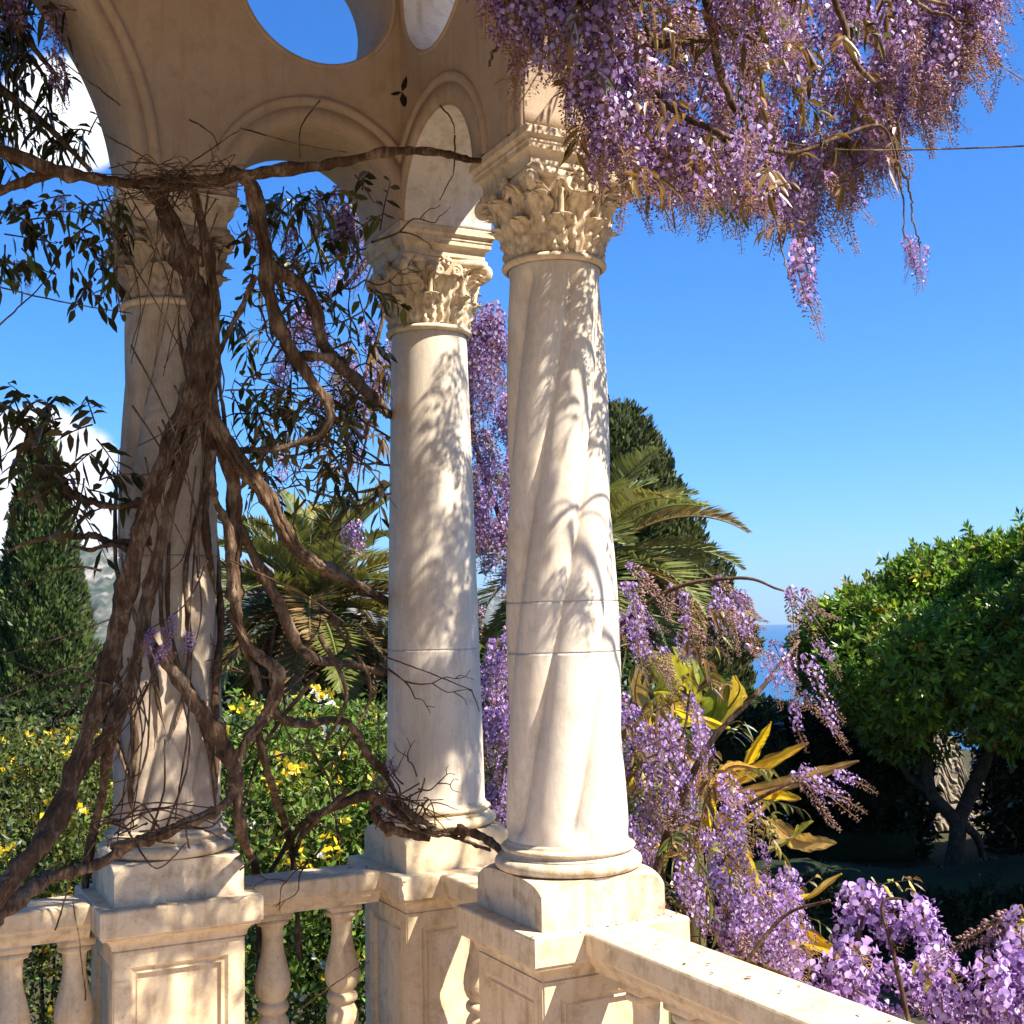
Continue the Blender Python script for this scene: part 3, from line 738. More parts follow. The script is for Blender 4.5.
def broadleaf(name, label, c, r, n_clump, n_ros, trunk_paths, hue, leaf, seed, cat='tree', clump=(.17, .36), core=.80, ztop=.45):
    """crown of leaf rosettes gathered in clumps round an uneven shell"""
    c = np.asarray(c, float); r = np.asarray(r, float); rg = np.random.default_rng(seed)
    base = np.array([c[0], c[1], GROUND_Z]) if trunk_paths is None else np.array([*trunk_paths[0][0][:2], GROUND_Z])
    t = thing(name, label, cat, base)
    if trunk_paths:
        for i, pth in enumerate(trunk_paths):
            mb = MB(); q = spline(np.array([[*p_, w_] for p_, w_ in zip(pth[0::2], pth[1::2])]), 26) if False else None
            pts = np.array([p_[:3] for p_ in pth]); ws = np.array([p_[3] for p_ in pth])
            sp = spline(np.concatenate([pts, ws[:, None]], 1), 26)
            tube(mb, sp[:, :3], sp[:, 3], 10, rough=.06); mb.build('trunk' if i == 0 else 'limb', M_TRUNK, t)
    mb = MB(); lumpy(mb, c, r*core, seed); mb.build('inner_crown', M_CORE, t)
    mb = MB()
    dirs = norm(rg.normal(size=(n_clump, 3))); dirs[:, 2] = np.where(dirs[:, 2] < -ztop, -dirs[:, 2], dirs[:, 2])
    cc = c+dirs*r*rg.uniform(.80, 1.0, (n_clump, 1)); cc += rg.normal(size=cc.shape)*r*.05; cr = rg.uniform(*clump, n_clump)*r.mean()
    k = rg.integers(0, n_clump, n_ros); dd = norm(rg.normal(size=(n_ros, 3))+dirs[k]*.7+np.array([0, 0, .25]))
    pos = cc[k]+dd*(cr[k]*rg.uniform(.70, 1.06, n_ros))[:, None]*np.array([1, 1, .75])
    shade = np.exp(rg.normal(size=n_clump)*.12)[k]
    sprig = rg.integers(0, n_clump, n_clump*2); sd_ = norm(dirs[sprig]+rg.normal(size=(len(sprig), 3))*.5+np.array([0, 0, .4]))      # shoots that break the outline
    sp_pos = np.concatenate([cc[sprig]+sd_*(cr[sprig]*q)[:, None] for q in (.85, .95, 1.06, 1.17)])
    pos = np.concatenate([pos, sp_pos]); dd = np.concatenate([dd, np.tile(sd_, (4, 1))]); shade = np.concatenate([shade, np.ones(len(sp_pos))]); n_ros = len(pos)
    m_ = 7; p7 = np.repeat(pos, m_, 0); d7 = np.repeat(dd, m_, 0)
    dl = d7*.55+norm(rg.normal(size=(n_ros*m_, 3)))*.85
    cl = tint(hue, n_ros, .22, .06)*shade[:, None]
    new = rg.uniform(size=n_ros) < .10; cl[new] *= np.array([2.1, 1.6, .9]); old = rg.uniform(size=n_ros) < .06; cl[old] *= np.array([1.5, .7, .6])
    c7 = np.repeat(cl, m_, 0)*np.exp(rg.normal(size=(n_ros*m_, 1))*.15)
    quads(mb, p7+dl*leaf*.1, dl, leaf*rg.uniform(.7, 1.25, n_ros*m_), leaf*.36, c7, up=d7+rg.normal(size=(n_ros*m_, 3))*.5)
    mb.build('crown', M_FOL, t)
    return t
def PW(px, py, d, w): return (*P(px, py, d), w)
tc_ = P(1040, 650, 15.5)
broadleaf('broadleaf_tree', 'rounded dark green evergreen tree with dense glossy leaves and forked bare trunk', tc_, (2.55, 2.7, 1.06), 110, 30000,
          [[PW(950, 905, 15, .125), PW(954, 860, 15, .105), PW(957, 824, 15, .095), PW(944, 808, 15, .08), PW(931, 793, 15, .075), PW(926, 756, 15, .07), PW(932, 700, 15, .055)],
           [PW(957, 826, 15, .085), PW(972, 789, 15, .085), PW(986, 758, 15, .07), PW(1000, 700, 15, .055)],
           [PW(958, 822, 15, .06), PW(976, 836, 15, .05), PW(984, 862, 15.2, .035)],
           [PW(931, 793, 15, .05), PW(905, 770, 15.2, .04), PW(890, 720, 15.2, .035)]],
          (.12, .205, .025), .105, 3, core=.70, ztop=.85)
oc_ = P(1345, 560, 12.2)  # centre of an unseen tree, added for the shade it casts
broadleaf('broadleaf_tree', 'unseen evergreen tree added beyond the right edge to shade the hedge and undergrowth', oc_, (2.6, 2.4, 1.9), 60, 3200, [[(*(oc_*np.array([1, 1, 0])+np.array([0, 0, GROUND_Z])), .22), (*oc_, .12)]], (.045, .09, .018), .2, 8)
def hedge(label, pts, depth, thick, n, hue, leaf, seed, name='hedge', cat='hedge'):
    """pts: (px, py of the top) along the hedge at one depth"""
    rg = np.random.default_rng(seed); px = np.array([q[0] for q in pts]); py = np.array([q[1] for q in pts])
    mid = P(px.mean(), 640, depth); mid[2] = GROUND_Z
    t = thing(name, label, cat, mid)
    k = max(6, int((px[-1]-px[0])/14)); xs = np.linspace(px[0], px[-1], k)
    core = MB()
    tops = np.array([P(x, np.interp(x, px, py), depth) for x in xs])
    side = norm(FW*np.array([1, 1, 0])); nz_ = 7; V = []
    # a closed lumpy bank of foliage: section ring swept along the row
    ang = np.linspace(0, 2*math.pi, 16, endpoint=False)
    for i, tp in enumerate(tops):
        h = (tp[2]-GROUND_Z)/2+.15; cz = GROUND_Z+h-.15
        for a in ang:
            w = thick*.42*(1+.12*math.sin(i*1.7+a*3+seed)); hh = h*.93*(1+.03*math.sin(i*2.3+a*2))
            V.append(np.array([tp[0], tp[1], cz])+side*w*math.copysign(abs(math.cos(a))**.6, math.cos(a))+np.array([0, 0, hh*math.copysign(abs(math.sin(a))**.6, math.sin(a))]))
    core.add(np.array(V), grid(16, k, True)); core.add(np.array(V[:16]), np.arange(16)[None, ::-1]); core.add(np.array(V[-16:]), np.arange(16)[None, :])
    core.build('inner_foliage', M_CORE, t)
    u = rg.uniform(0, 1, n); x = px[0]+(px[-1]-px[0])*u
    tz = np.array([P(a, np.interp(a, px, py), depth) for a in x])
    a = rg.uniform(-.25, math.pi*1.02, n); h = (tz[:, 2]-GROUND_Z)/2
    bump = 1+.10*np.sin(x*.11+seed)*np.sin(a*4)+.08*np.sin(x*.23)
    w = thick*.5*bump*rg.uniform(.85, 1.08, n)
    ca, sa = -np.cos(a), np.sin(a)
    pos = np.stack([tz[:, 0], tz[:, 1], GROUND_Z+h], -1)+side*(w*np.sign(ca)*np.abs(ca)**.6)[:, None]+np.array([0, 0, 1.0])*(h*(.96+.05*bump)*np.sign(sa)*np.abs(sa)**.6)[:, None]
    od = side*ca[:, None]+np.array([0, 0, 1.0])*sa[:, None]
    k_ = n//7                                 # leaves over both ends
    for e_, x_ in ((0, px[0]), (1, px[-1])):
        tz_ = P(x_, py[0 if e_ == 0 else -1], depth); a_ = rg.uniform(0, 2*math.pi, k_); q_ = np.sqrt(rg.uniform(0, 1, k_)); h_ = (tz_[2]-GROUND_Z)/2
        along = norm(RT*np.array([1, 1, 0]))*(-1 if e_ == 0 else 1)
        pos = np.concatenate([pos, np.array([tz_[0], tz_[1], GROUND_Z+h_])+side*(thick*.48*q_*np.cos(a_))[:, None]+np.array([0, 0, 1.0])*(h_*q_*np.sin(a_))[:, None]+along*(rg.uniform(.0, .28, k_))[:, None]])
        od = np.concatenate([od, np.tile(along, (k_, 1))])
    n = len(pos)
    m_ = 4; dl = np.repeat(od, m_, 0)*.5+norm(rg.normal(size=(n*m_, 3)))
    mb = MB(); quads(mb, np.repeat(pos, m_, 0), dl, leaf*rg.uniform(.7, 1.3, n*m_), leaf*.4, np.repeat(tint(hue, n, .3, .08), m_, 0), up=np.repeat(od, m_, 0)+rg.normal(size=(n*m_, 3))*.6)
    mb.build('foliage', M_FOL, t)
    return t
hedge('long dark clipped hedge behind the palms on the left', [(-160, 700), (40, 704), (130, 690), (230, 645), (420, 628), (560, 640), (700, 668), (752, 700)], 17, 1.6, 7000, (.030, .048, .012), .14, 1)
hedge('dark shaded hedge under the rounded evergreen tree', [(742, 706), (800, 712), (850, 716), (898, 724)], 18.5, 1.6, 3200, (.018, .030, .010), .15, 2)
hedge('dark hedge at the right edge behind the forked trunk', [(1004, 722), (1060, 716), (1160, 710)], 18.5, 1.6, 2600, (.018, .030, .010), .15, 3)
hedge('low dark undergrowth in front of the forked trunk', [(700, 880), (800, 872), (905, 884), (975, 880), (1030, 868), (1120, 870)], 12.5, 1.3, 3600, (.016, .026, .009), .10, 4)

# ---- the ruined garden wall that catches the sun behind the forked trunk
def ruin():
    a, b_ = P(872, 700, 21.0), P(1030, 700, 20.6)
    base = (a+b_)/2; base[2] = GROUND_Z
    t = thing('stone_wall', 'pale rough garden wall catching sun behind the forked tree trunk', 'wall', base)
    d = (b_-a); d[2] = 0; L = np.linalg.norm(d); d /= L; s = np.array([-d[1], d[0], 0]); rg = np.random.default_rng(4)
    nx, nzz = 60, 30; mb = MB(); V = []
    for side_ in (0, 1):
        for j in range(nzz):
            for i in range(nx):
                top = -1.15+.35*math.sin(i*.31)+.22*math.sin(i*.83+1)-.010*i
                z = GROUND_Z+(top-GROUND_Z)*j/(nzz-1)
                V.append(np.array([a[0], a[1], 0])+d*L*i/(nx-1)+s*(side_*.45-.22+rg.normal()*.008)+np.array([0, 0, z+.012*rg.normal()]))
    g_ = grid(nx, nzz); V = np.array(V); o_ = nx*nzz
    mb.add(V, [g_[:, ::-1], g_+o_])
    top = np.array([[(nzz-1)*nx+i, (nzz-1)*nx+i+1, o_+(nzz-1)*nx+i+1, o_+(nzz-1)*nx+i] for i in range(nx-1)]); mb.f.append(top)
    mb.build('wall_face', M_RUIN, t, smooth=False)
    return t
M_RUIN = stone_mat('rubble_stone', (.30, .24, .16), (.52, .44, .32), (.12, .10, .07), .7, 14, .9)
ruin()

# ================================================================== SHRUBS, BANANA PLANT
def shrub(name, label, blobs, n_leaf, hue, leaf, flowers, seed, cat='shrub', stems=26):
    """blobs: (centre, radii); flowers: (colour, count, size)"""
    rg = np.random.default_rng(seed)
    cs = np.array([b[0] for b in blobs]); rs = np.array([b[1] for b in blobs])
    base = np.array([*cs[:, :2].mean(0), GROUND_Z])
    t = thing(name, label, cat, base)
    mb = MB()
    for i in range(stems):
        k = rg.integers(len(blobs)); top = cs[k]+norm(rg.normal(size=3))*rs[k]*.8
        foot = np.array([cs[k][0]+rg.normal()*.12, cs[k][1]+rg.normal()*.12, GROUND_Z-.05])
        mid = (foot+top)/2+rg.normal(size=3)*.12
        tube(mb, spline([foot, mid, top], 10), np.linspace(.012, .003, 10), 5)
    mb.build('stems', M_TRUNK, t)
    def place(n, lo_=.35):
        k = rg.integers(0, len(blobs), n); d = norm(rg.normal(size=(n, 3)))
        lump = 1+.20*np.sin(d[:, 0]*7+k)*np.sin(d[:, 2]*6+d[:, 1]*5)
        return cs[k]+d*rs[k]*(rg.uniform(lo_, 1, n)**.5*lump)[:, None], d
    mb = MB(); pos, d = place(n_leaf, .12)
    m_ = 3; dd = np.repeat(d, m_, 0)*.3+norm(rg.normal(size=(n_leaf*m_, 3)))+np.array([0, 0, .25])
    quads(mb, np.repeat(pos, m_, 0), dd, leaf*rg.uniform(.6, 1.3, n_leaf*m_), leaf*.42, np.repeat(tint(hue, n_leaf, .3, .1), m_, 0)*np.exp(rg.normal(size=(n_leaf*m_, 1))*.15), up=rg.normal(size=(n_leaf*m_, 3))+np.array([0, 0, 1.2]))
    mb.build('foliage', M_FOL, t)
    for nm, colr, n, size in flowers:
        mb = MB(); pos, d = place(n*6, .80)
        keep = np.argsort(np.sin(pos[:, 0]*9+seed)*np.sin(pos[:, 2]*11+pos[:, 1]*8)+rg.normal(size=len(pos))*.35)[-n:]; pos, d = pos[keep], d[keep]; m_ = 7
        pd = norm(rg.normal(size=(n*m_, 3)))+np.repeat(d, m_, 0)*.7
        quads(mb, np.repeat(pos, m_, 0)+rg.normal(size=(n*m_, 3))*size*.35, pd, size*rg.uniform(.6, 1.1, n*m_), size*.7, tint(colr, n*m_, .12, .04))
        o = mb.build(nm, M_FLOWER, t); o['kind'] = 'stuff'
    return t
YEL, WHT = (.80, .56, .03), (.80, .80, .70)
shrub('flowering_shrub', 'yellow flowered broom shrub below the dark side of the cypress',
      [(P(30, 800, 6.4), (.50, .5, .42)), (P(80, 790, 6.8), (.42, .5, .36)), (P(-40, 790, 6.4), (.5, .5, .5)), (P(60, 880, 6.0), (.55, .5, .40)), (P(0, 900, 6.0), (.5, .5, .4)), (P(40, 960, 6), (.6, .5, .4))],
      9000, (.085, .11, .025), .040, [('yellow_flowers', YEL, 230, .038)], 21)
shrub('flowering_shrub', 'bright green shrub dotted yellow and white between the vine wrapped and smooth columns',
      [(P(250, 770, 6.2), (.34, .4, .34)), (P(320, 760, 6.6), (.42, .45, .34)), (P(375, 770, 6.4), (.34, .4, .34)), (P(290, 850, 5.9), (.45, .4, .35)), (P(360, 860, 5.9), (.36, .4, .35)), (P(300, 930, 5.6), (.55, .4, .35)), (P(350, 980, 5.6), (.5, .4, .4))],
      11000, (.11, .17, .03), .045, [('white_flowers', WHT, 130, .034), ('yellow_flowers', YEL, 190, .042)], 22)
shrub('leafy_shrub', 'shaded green shrub seen low between the smooth and the bare spiral column',
      [(P(490, 760, 5.8), (.34, .4, .5)), (P(470, 880, 5.6), (.4, .4, .4)), (P(540, 820, 5.8), (.4, .4, .5)), (P(620, 760, 6.0), (.4, .4, .45))], 4200, (.05, .075, .02), .05, [], 23)

def banana():
    base = P(690, 900, 4.9); base[2] = GROUND_Z
    t = thing('banana_plant', 'banana plant with withered golden yellow leaves among the lower wisteria', 'plant', base)
    rg = np.random.default_rng(6)
    mb = MB()
    for px, py in ((690, 860), (735, 860), (650, 820)):
        top = P(px, py-60, 4.9); foot = np.array([top[0], top[1], GROUND_Z-.1])
        sp = spline([foot, (foot+top)/2+rg.normal(size=3)*.04, top], 24)
        tube(mb, sp, np.linspace(.085, .045, 24)*(1+.05*np.sin(np.arange(24)*1.9)), 12, (.22, .19, .07), rough=.05)
    mb.build('stalk', M_BANANA, t)
    G, O, B, LM, YL = (.90, .62, .025), (.88, .50, .025), (.56, .36, .11), (.56, .56, .05), (.85, .64, .04)
    L_ = [((735, 790), (761, 745), (771, 714), 4.7, .055, G), ((700, 800), (760, 772), (808, 734), 4.6, .07, O), ((715, 800), (790, 772), (858, 752), 4.5, .06, B), ((655, 705), (690, 700), (730, 720), 4.7, .10, YL),
          ((730, 885), (790, 888), (841, 864), 4.4, .06, G), ((745, 925), (790, 930), (846, 950), 4.3, .08, O), ((725, 860), (732, 835), (742, 800), 4.7, .11, YL), ((770, 850), (796, 830), (812, 812), 4.5, .08, LM),
          ((770, 820), (800, 836), (836, 834), 4.5, .08, B), ((700, 790), (660, 740), (622, 726), 4.8, .12, O), ((690, 800), (650, 770), (622, 790), 4.9, .12, G), ((660, 740), (668, 690), (650, 645), 5.1, .22, LM),
          ((680, 720), (690, 680), (672, 640), 5.2, .16, (.36, .44, .05)), ((690, 760), (720, 700), (700, 660), 5.2, .14, (.20, .26, .04)), ((710, 830), (690, 780), (668, 745), 4.9, .12, G), ((720, 880), (740, 870), (765, 905), 4.5, .09, YL),
          ((700, 850), (745, 800), (800, 790), 4.6, .08, G), ((690, 890), (680, 850), (650, 850), 4.9, .12, O), ((720, 930), (760, 950), (800, 960), 4.4, .09, O), ((640, 720), (625, 690), (640, 660), 5.1, .14, B), ((700, 740), (740, 700), (735, 668), 5.3, .10, (.42, .32, .05)),
          ((710, 790), (735, 760), (760, 760), 4.6, .05, B), ((735, 830), (770, 800), (790, 770), 4.6, .05, G), ((640, 760), (650, 720), (690, 700), 4.8, .10, G)]
    for a, b_, c, d, w, colr in L_:
        p0, p1, p2 = P(*a, d+.15), P(*b_, d), P(*c, d-.12+rg.normal()*.06)
        w *= .84; n_ = 26; sp = spline([p0, p1+RNG.normal(size=3)*.025, p2+np.array([0, 0, -.03])], n_); tg, n1, n2 = frames(sp)
        view = norm(EYE-sp.mean(0)); side = norm(np.cross(tg, view+rg.normal(size=3)*.55)); nrm = np.cross(side, tg)
        s_ = np.linspace(0, 1, n_); wd = w*np.sin(math.pi*np.clip(.06+s_*.93, 0, 1))**.6
        nu = 13; u = np.linspace(-1, 1, nu)
        rip = 1+.10*np.sin(s_*34+rg.uniform(0, 6))[:, None]*np.abs(u)[None, :]+.05*rg.normal(size=(n_, nu))*np.abs(u)
        V = sp[:, None, :]+side[:, None, :]*(wd[:, None]*.5*u[None, :]*rip)[..., None]+nrm[:, None, :]*(np.abs(u)[None, :]*wd[:, None]*.16+.05*w*np.sin(s_[:, None]*15+u[None, :]*2)*np.abs(u)[None, :])[..., None]
        ribs = (1-.14*(np.sin(s_[:, None]*70+np.abs(u)[None, :]*6) > .25)).reshape(-1, 1)      # side veins
        cc = np.tile(np.array(colr), (n_*nu, 1))*np.exp(rg.normal(size=(n_*nu, 1))*.18)*ribs
        tipb = np.repeat(s_ > rg.uniform(.86, 1.15), nu); cc[tipb] = cc[tipb]*.4+np.array((.18, .10, .04))*.6
        edge = (np.abs(np.tile(u, n_)) > .8) & (rg.uniform(size=n_*nu) < .55); cc[edge] = np.array((.16, .09, .03))
        mb = MB(); mb.add(V.reshape(-1, 3), grid(nu, n_), np.clip(cc, 0, .9)); tube(mb, sp-nrm*.003, np.linspace(.006, .002, n_), 5, np.array(colr)*.8)
        mb.build('leaf', M_BANANA, t)
banana()

# ================================================================== WISTERIA
LAV, VIO, PALE, TAN = np.array((.45, .295, .60)), np.array((.23, .09, .32)), np.array((.74, .62, .80)), np.array((.44, .29, .13))
def raceme(seed, L, kind):
    """one hanging flower chain: stalk, pedicels, pea flowers opening from the top, buds at the tip; origin at its top"""
    rg = np.random.default_rng(seed); mb = MB()
    n_ = 16; s_ = np.linspace(0, 1, n_); bx, by = rg.normal(size=2)*.10
    axis = np.stack([bx*L*s_**2+.012*np.sin(s_*5+seed), by*L*s_**2+.012*np.cos(s_*4+seed), -L*s_], -1)
    tube(mb, axis, np.linspace(.0022, .0009, n_), 5, TAN*.8)
    nf = {'full': 112, 'slim': 84, 'young': 140, 'dusk': 108, 'bold': 92}[kind]
    q = np.linspace(.05, 1, nf)+rg.normal(size=nf)*.006; q = np.clip(q, .03, 1)
    az = np.arange(nf)*2.39996+rg.normal(size=nf)*.35
    wid = {'full': .040, 'slim': .026, 'young': .015, 'dusk': .037, 'bold': .042}[kind]
    prof = np.clip(1.06-q, 0, 1)**.55*np.clip(q*7, .45, 1)
    pa = np.stack([np.interp(q, s_, axis[:, k]) for k in range(3)], -1)
    out_ = np.stack([np.cos(az), np.sin(az), rg.normal(size=nf)*.25-.10], -1)
    pos = pa+out_*(wid*prof*rg.uniform(.75, 1.2, nf))[:, None]
    # pedicels
    sd = np.stack([-np.sin(az), np.cos(az), np.zeros(nf)], -1)*.0007
    v = np.stack([pa-sd, pa+sd, pos+sd, pos-sd], 1).reshape(-1, 3)
    mb.add(v, np.arange(nf*4).reshape(-1, 4), TAN)
    bloom = {'full': .74, 'slim': .55, 'young': .10, 'dusk': .72, 'bold': .90}[kind]
    for i in range(nf):
        o_ = norm(out_[i]+np.array([0, 0, -.35])+rg.normal(size=3)*.2); up_ = norm(np.array([0, 0, 1.0])-o_*o_[2]+rg.normal(size=3)*.15); si = np.cross(o_, up_)
        opened = q[i] < bloom+rg.normal()*.05
        if opened:
            k = {'bold': .0138, 'slim': .0088}.get(kind, .0102)*(1.05-.45*q[i])*rg.uniform(.85, 1.15)
            base = {'full': LAV, 'slim': LAV*.9, 'young': LAV*.8, 'dusk': LAV*.62, 'bold': LAV*1.15}[kind]
            c1 = base*(1-.0)*np.exp(rg.normal()*.22); c1 = c1+(PALE-c1)*rg.uniform(0, .75 if kind == 'bold' else .45)**1.3
            c2 = VIO*np.exp(rg.normal()*.25)
            p_ = pos[i]
            # banner: a cupped upright petal of four faces
            b0 = p_; b1 = p_+up_*k*.75-si*k*.80+o_*k*.15; b2 = p_+up_*k*1.0-o_*k*.10; b3 = p_+up_*k*.75+si*k*.80+o_*k*.15; b4 = p_+up_*k*1.55-o_*k*.35
            b5 = p_+up_*k*1.35-si*k*.62-o_*k*.25; b6 = p_+up_*k*1.35+si*k*.62-o_*k*.25
            mb.add([b0, b1, b2, b3, b4, b5, b6], [np.array([[0, 2, 1], [0, 3, 2]]), np.array([[1, 2, 4, 5], [2, 3, 6, 4]])], np.clip(np.array([PALE*.9, c1, c1*1.05, c1, c1, c1, c1]), 0, .9))
            # wings and keel
            w0 = p_; w1 = p_+o_*k*.8+si*k*.42-up_*k*.1; w2 = p_+o_*k*1.55-up_*k*.15; w3 = p_+o_*k*.8-si*k*.42-up_*k*.1; w4 = p_+o_*k*.9-up_*k*.55
            mb.add([w0, w1, w2, w3, w4], np.array([[0, 1, 2], [0, 2, 3], [0, 4, 1], [1, 4, 2], [2, 4, 3], [3, 4, 0]]), np.clip(np.array([c2*1.2, c2, (c1+c2)/2, c2, c2*.9]), 0, .9))
        else:
            k = (.0052 if kind != 'young' else .0060)*(1.35-.75*q[i])*rg.uniform(.8, 1.2); p_ = pos[i]; e = p_+o_*k*2.3
            c2 = (TAN*rg.uniform(.7, 1.3)*.75+VIO*.35) if kind != 'young' else TAN*rg.uniform(.45, 1.0)+LAV*.28
            v = [p_, p_+o_*k+si*k*.55, p_+o_*k+up_*k*.55, p_+o_*k-si*k*.55, p_+o_*k-up_*k*.55, e]
            mb.add(v, np.array([[0, 1, 2], [0, 2, 3], [0, 3, 4], [0, 4, 1], [5, 2, 1], [5, 3, 2], [5, 4, 3], [5, 1, 4]]), np.clip(c2, 0, .9))
    return mb
KINDS = [('full', .25), ('full', .21), ('full', .27), ('dusk', .24), ('dusk', .20), ('slim', .26), ('slim', .22), ('young', .24), ('young', .19), ('young', .28), ('bold', .22), ('bold', .18), ('bold', .25)]
RAC = []
for i, (k, L) in enumerate(KINDS):
    mb_ = raceme(100+i, L, k); me = mb_.mesh('raceme', True); me.materials.append(M_PETAL)
    RAC.append((mb_, me, k, L))
BYK = {k: [i for i, q in enumerate(RAC) if q[2] == k] for k in ('full', 'dusk', 'slim', 'young', 'bold')}
def rot_to(tilt, az, spin):
    return (Matrix.Rotation(az, 3, 'Z') @ Matrix.Rotation(-tilt, 3, 'Y') @ Matrix.Rotation(spin, 3, 'Z'))
def hang_racemes(t, items, limit=100):
    """items: (point, kind, scale, tilt, azimuth); the nearest become parts of the vine, the rest one mass"""
    items = sorted(items, key=lambda q: np.linalg.norm(q[0]-EYE)/q[2])
    rest = MB(); root = ORG[t.name]
    for i, (p_, k, s_, tilt, az) in enumerate(items):
        j = random.choice(BYK[k]); R_ = rot_to(tilt, az, random.uniform(0, 6.28))
        if i < limit:
            o = bpy.data.objects.new('raceme', RAC[j][1]); COL.objects.link(o); o.parent = t
            M4 = R_.to_4x4(); M4 = Matrix.Translation(Vector(p_-root)) @ M4 @ Matrix.Scale(s_, 4); o.matrix_local = M4
        else:
            src = RAC[j][0]; v = np.concatenate(src.v) @ (np.array(R_).T*s_)+p_
            off = rest.n
            for f_ in src.f: rest.f.append(f_+off)
            rest.v.append(v); rest.c.append(np.concatenate(src.c)); rest.n += len(v)
    if rest.n:
        o = rest.build('raceme_mass', M_PETAL, t); o['kind'] = 'stuff'
def rkind(w):   # weights full, dusk, slim, young
    return random.choices(['full', 'dusk', 'slim', 'young'], w)[0]
def twig_leaves(tw, lf, start, d, L, n, colr, leaf_l=.06, leaf_w=.016, droop=.8, r=.0028, curve=.25):
    """a thin twig with pointed leaflets in pairs"""
    d = norm(d); k = 10; bend = RNG.normal(size=3)*curve
    pts = np.array([start+d*L*q+bend*L*q*q*.5+np.array([0, 0, -1.0])*L*.25*q*q for q in np.linspace(0, 1, k)])
    tube(tw, pts, np.linspace(r, r*.4, k), 5)
    q = np.linspace(.15, 1, n); p_ = np.stack([np.interp(q, np.linspace(0, 1, k), pts[:, i]) for i in range(3)], -1)
    tg = norm(np.stack([np.interp(q, np.linspace(0, 1, k), np.gradient(pts, axis=0)[:, i]) for i in range(3)], -1))
    sd = norm(np.cross(tg, RNG.normal(size=3)))*np.where(np.arange(n) % 2, 1, -1)[:, None]
    dd = tg*.5+sd*.8+RNG.normal(size=(n, 3))*.25+np.array([0, 0, -.25])
    leaves(lf, p_, dd, leaf_l*RNG.uniform(.6, 1.25, n), leaf_w*RNG.uniform(.7, 1.2, n), tint(colr, n, .3, .08), droop=droop)
def path_px(pts, n=None, r_scale=1.0):
    """rows (px, py, depth, radius) to a smoothed path"""
    q = np.array([[*P(a, b_, c), d*r_scale] for a, b_, c, d in pts])
    return spline(q, n or max(10, len(pts)*7))
BACKLIT, BRONZE, OLIVE = (.045, .045, .016), (.20, .12, .045), (.085, .095, .025)  # first tint puts the darkness of backlit leaves into their colour

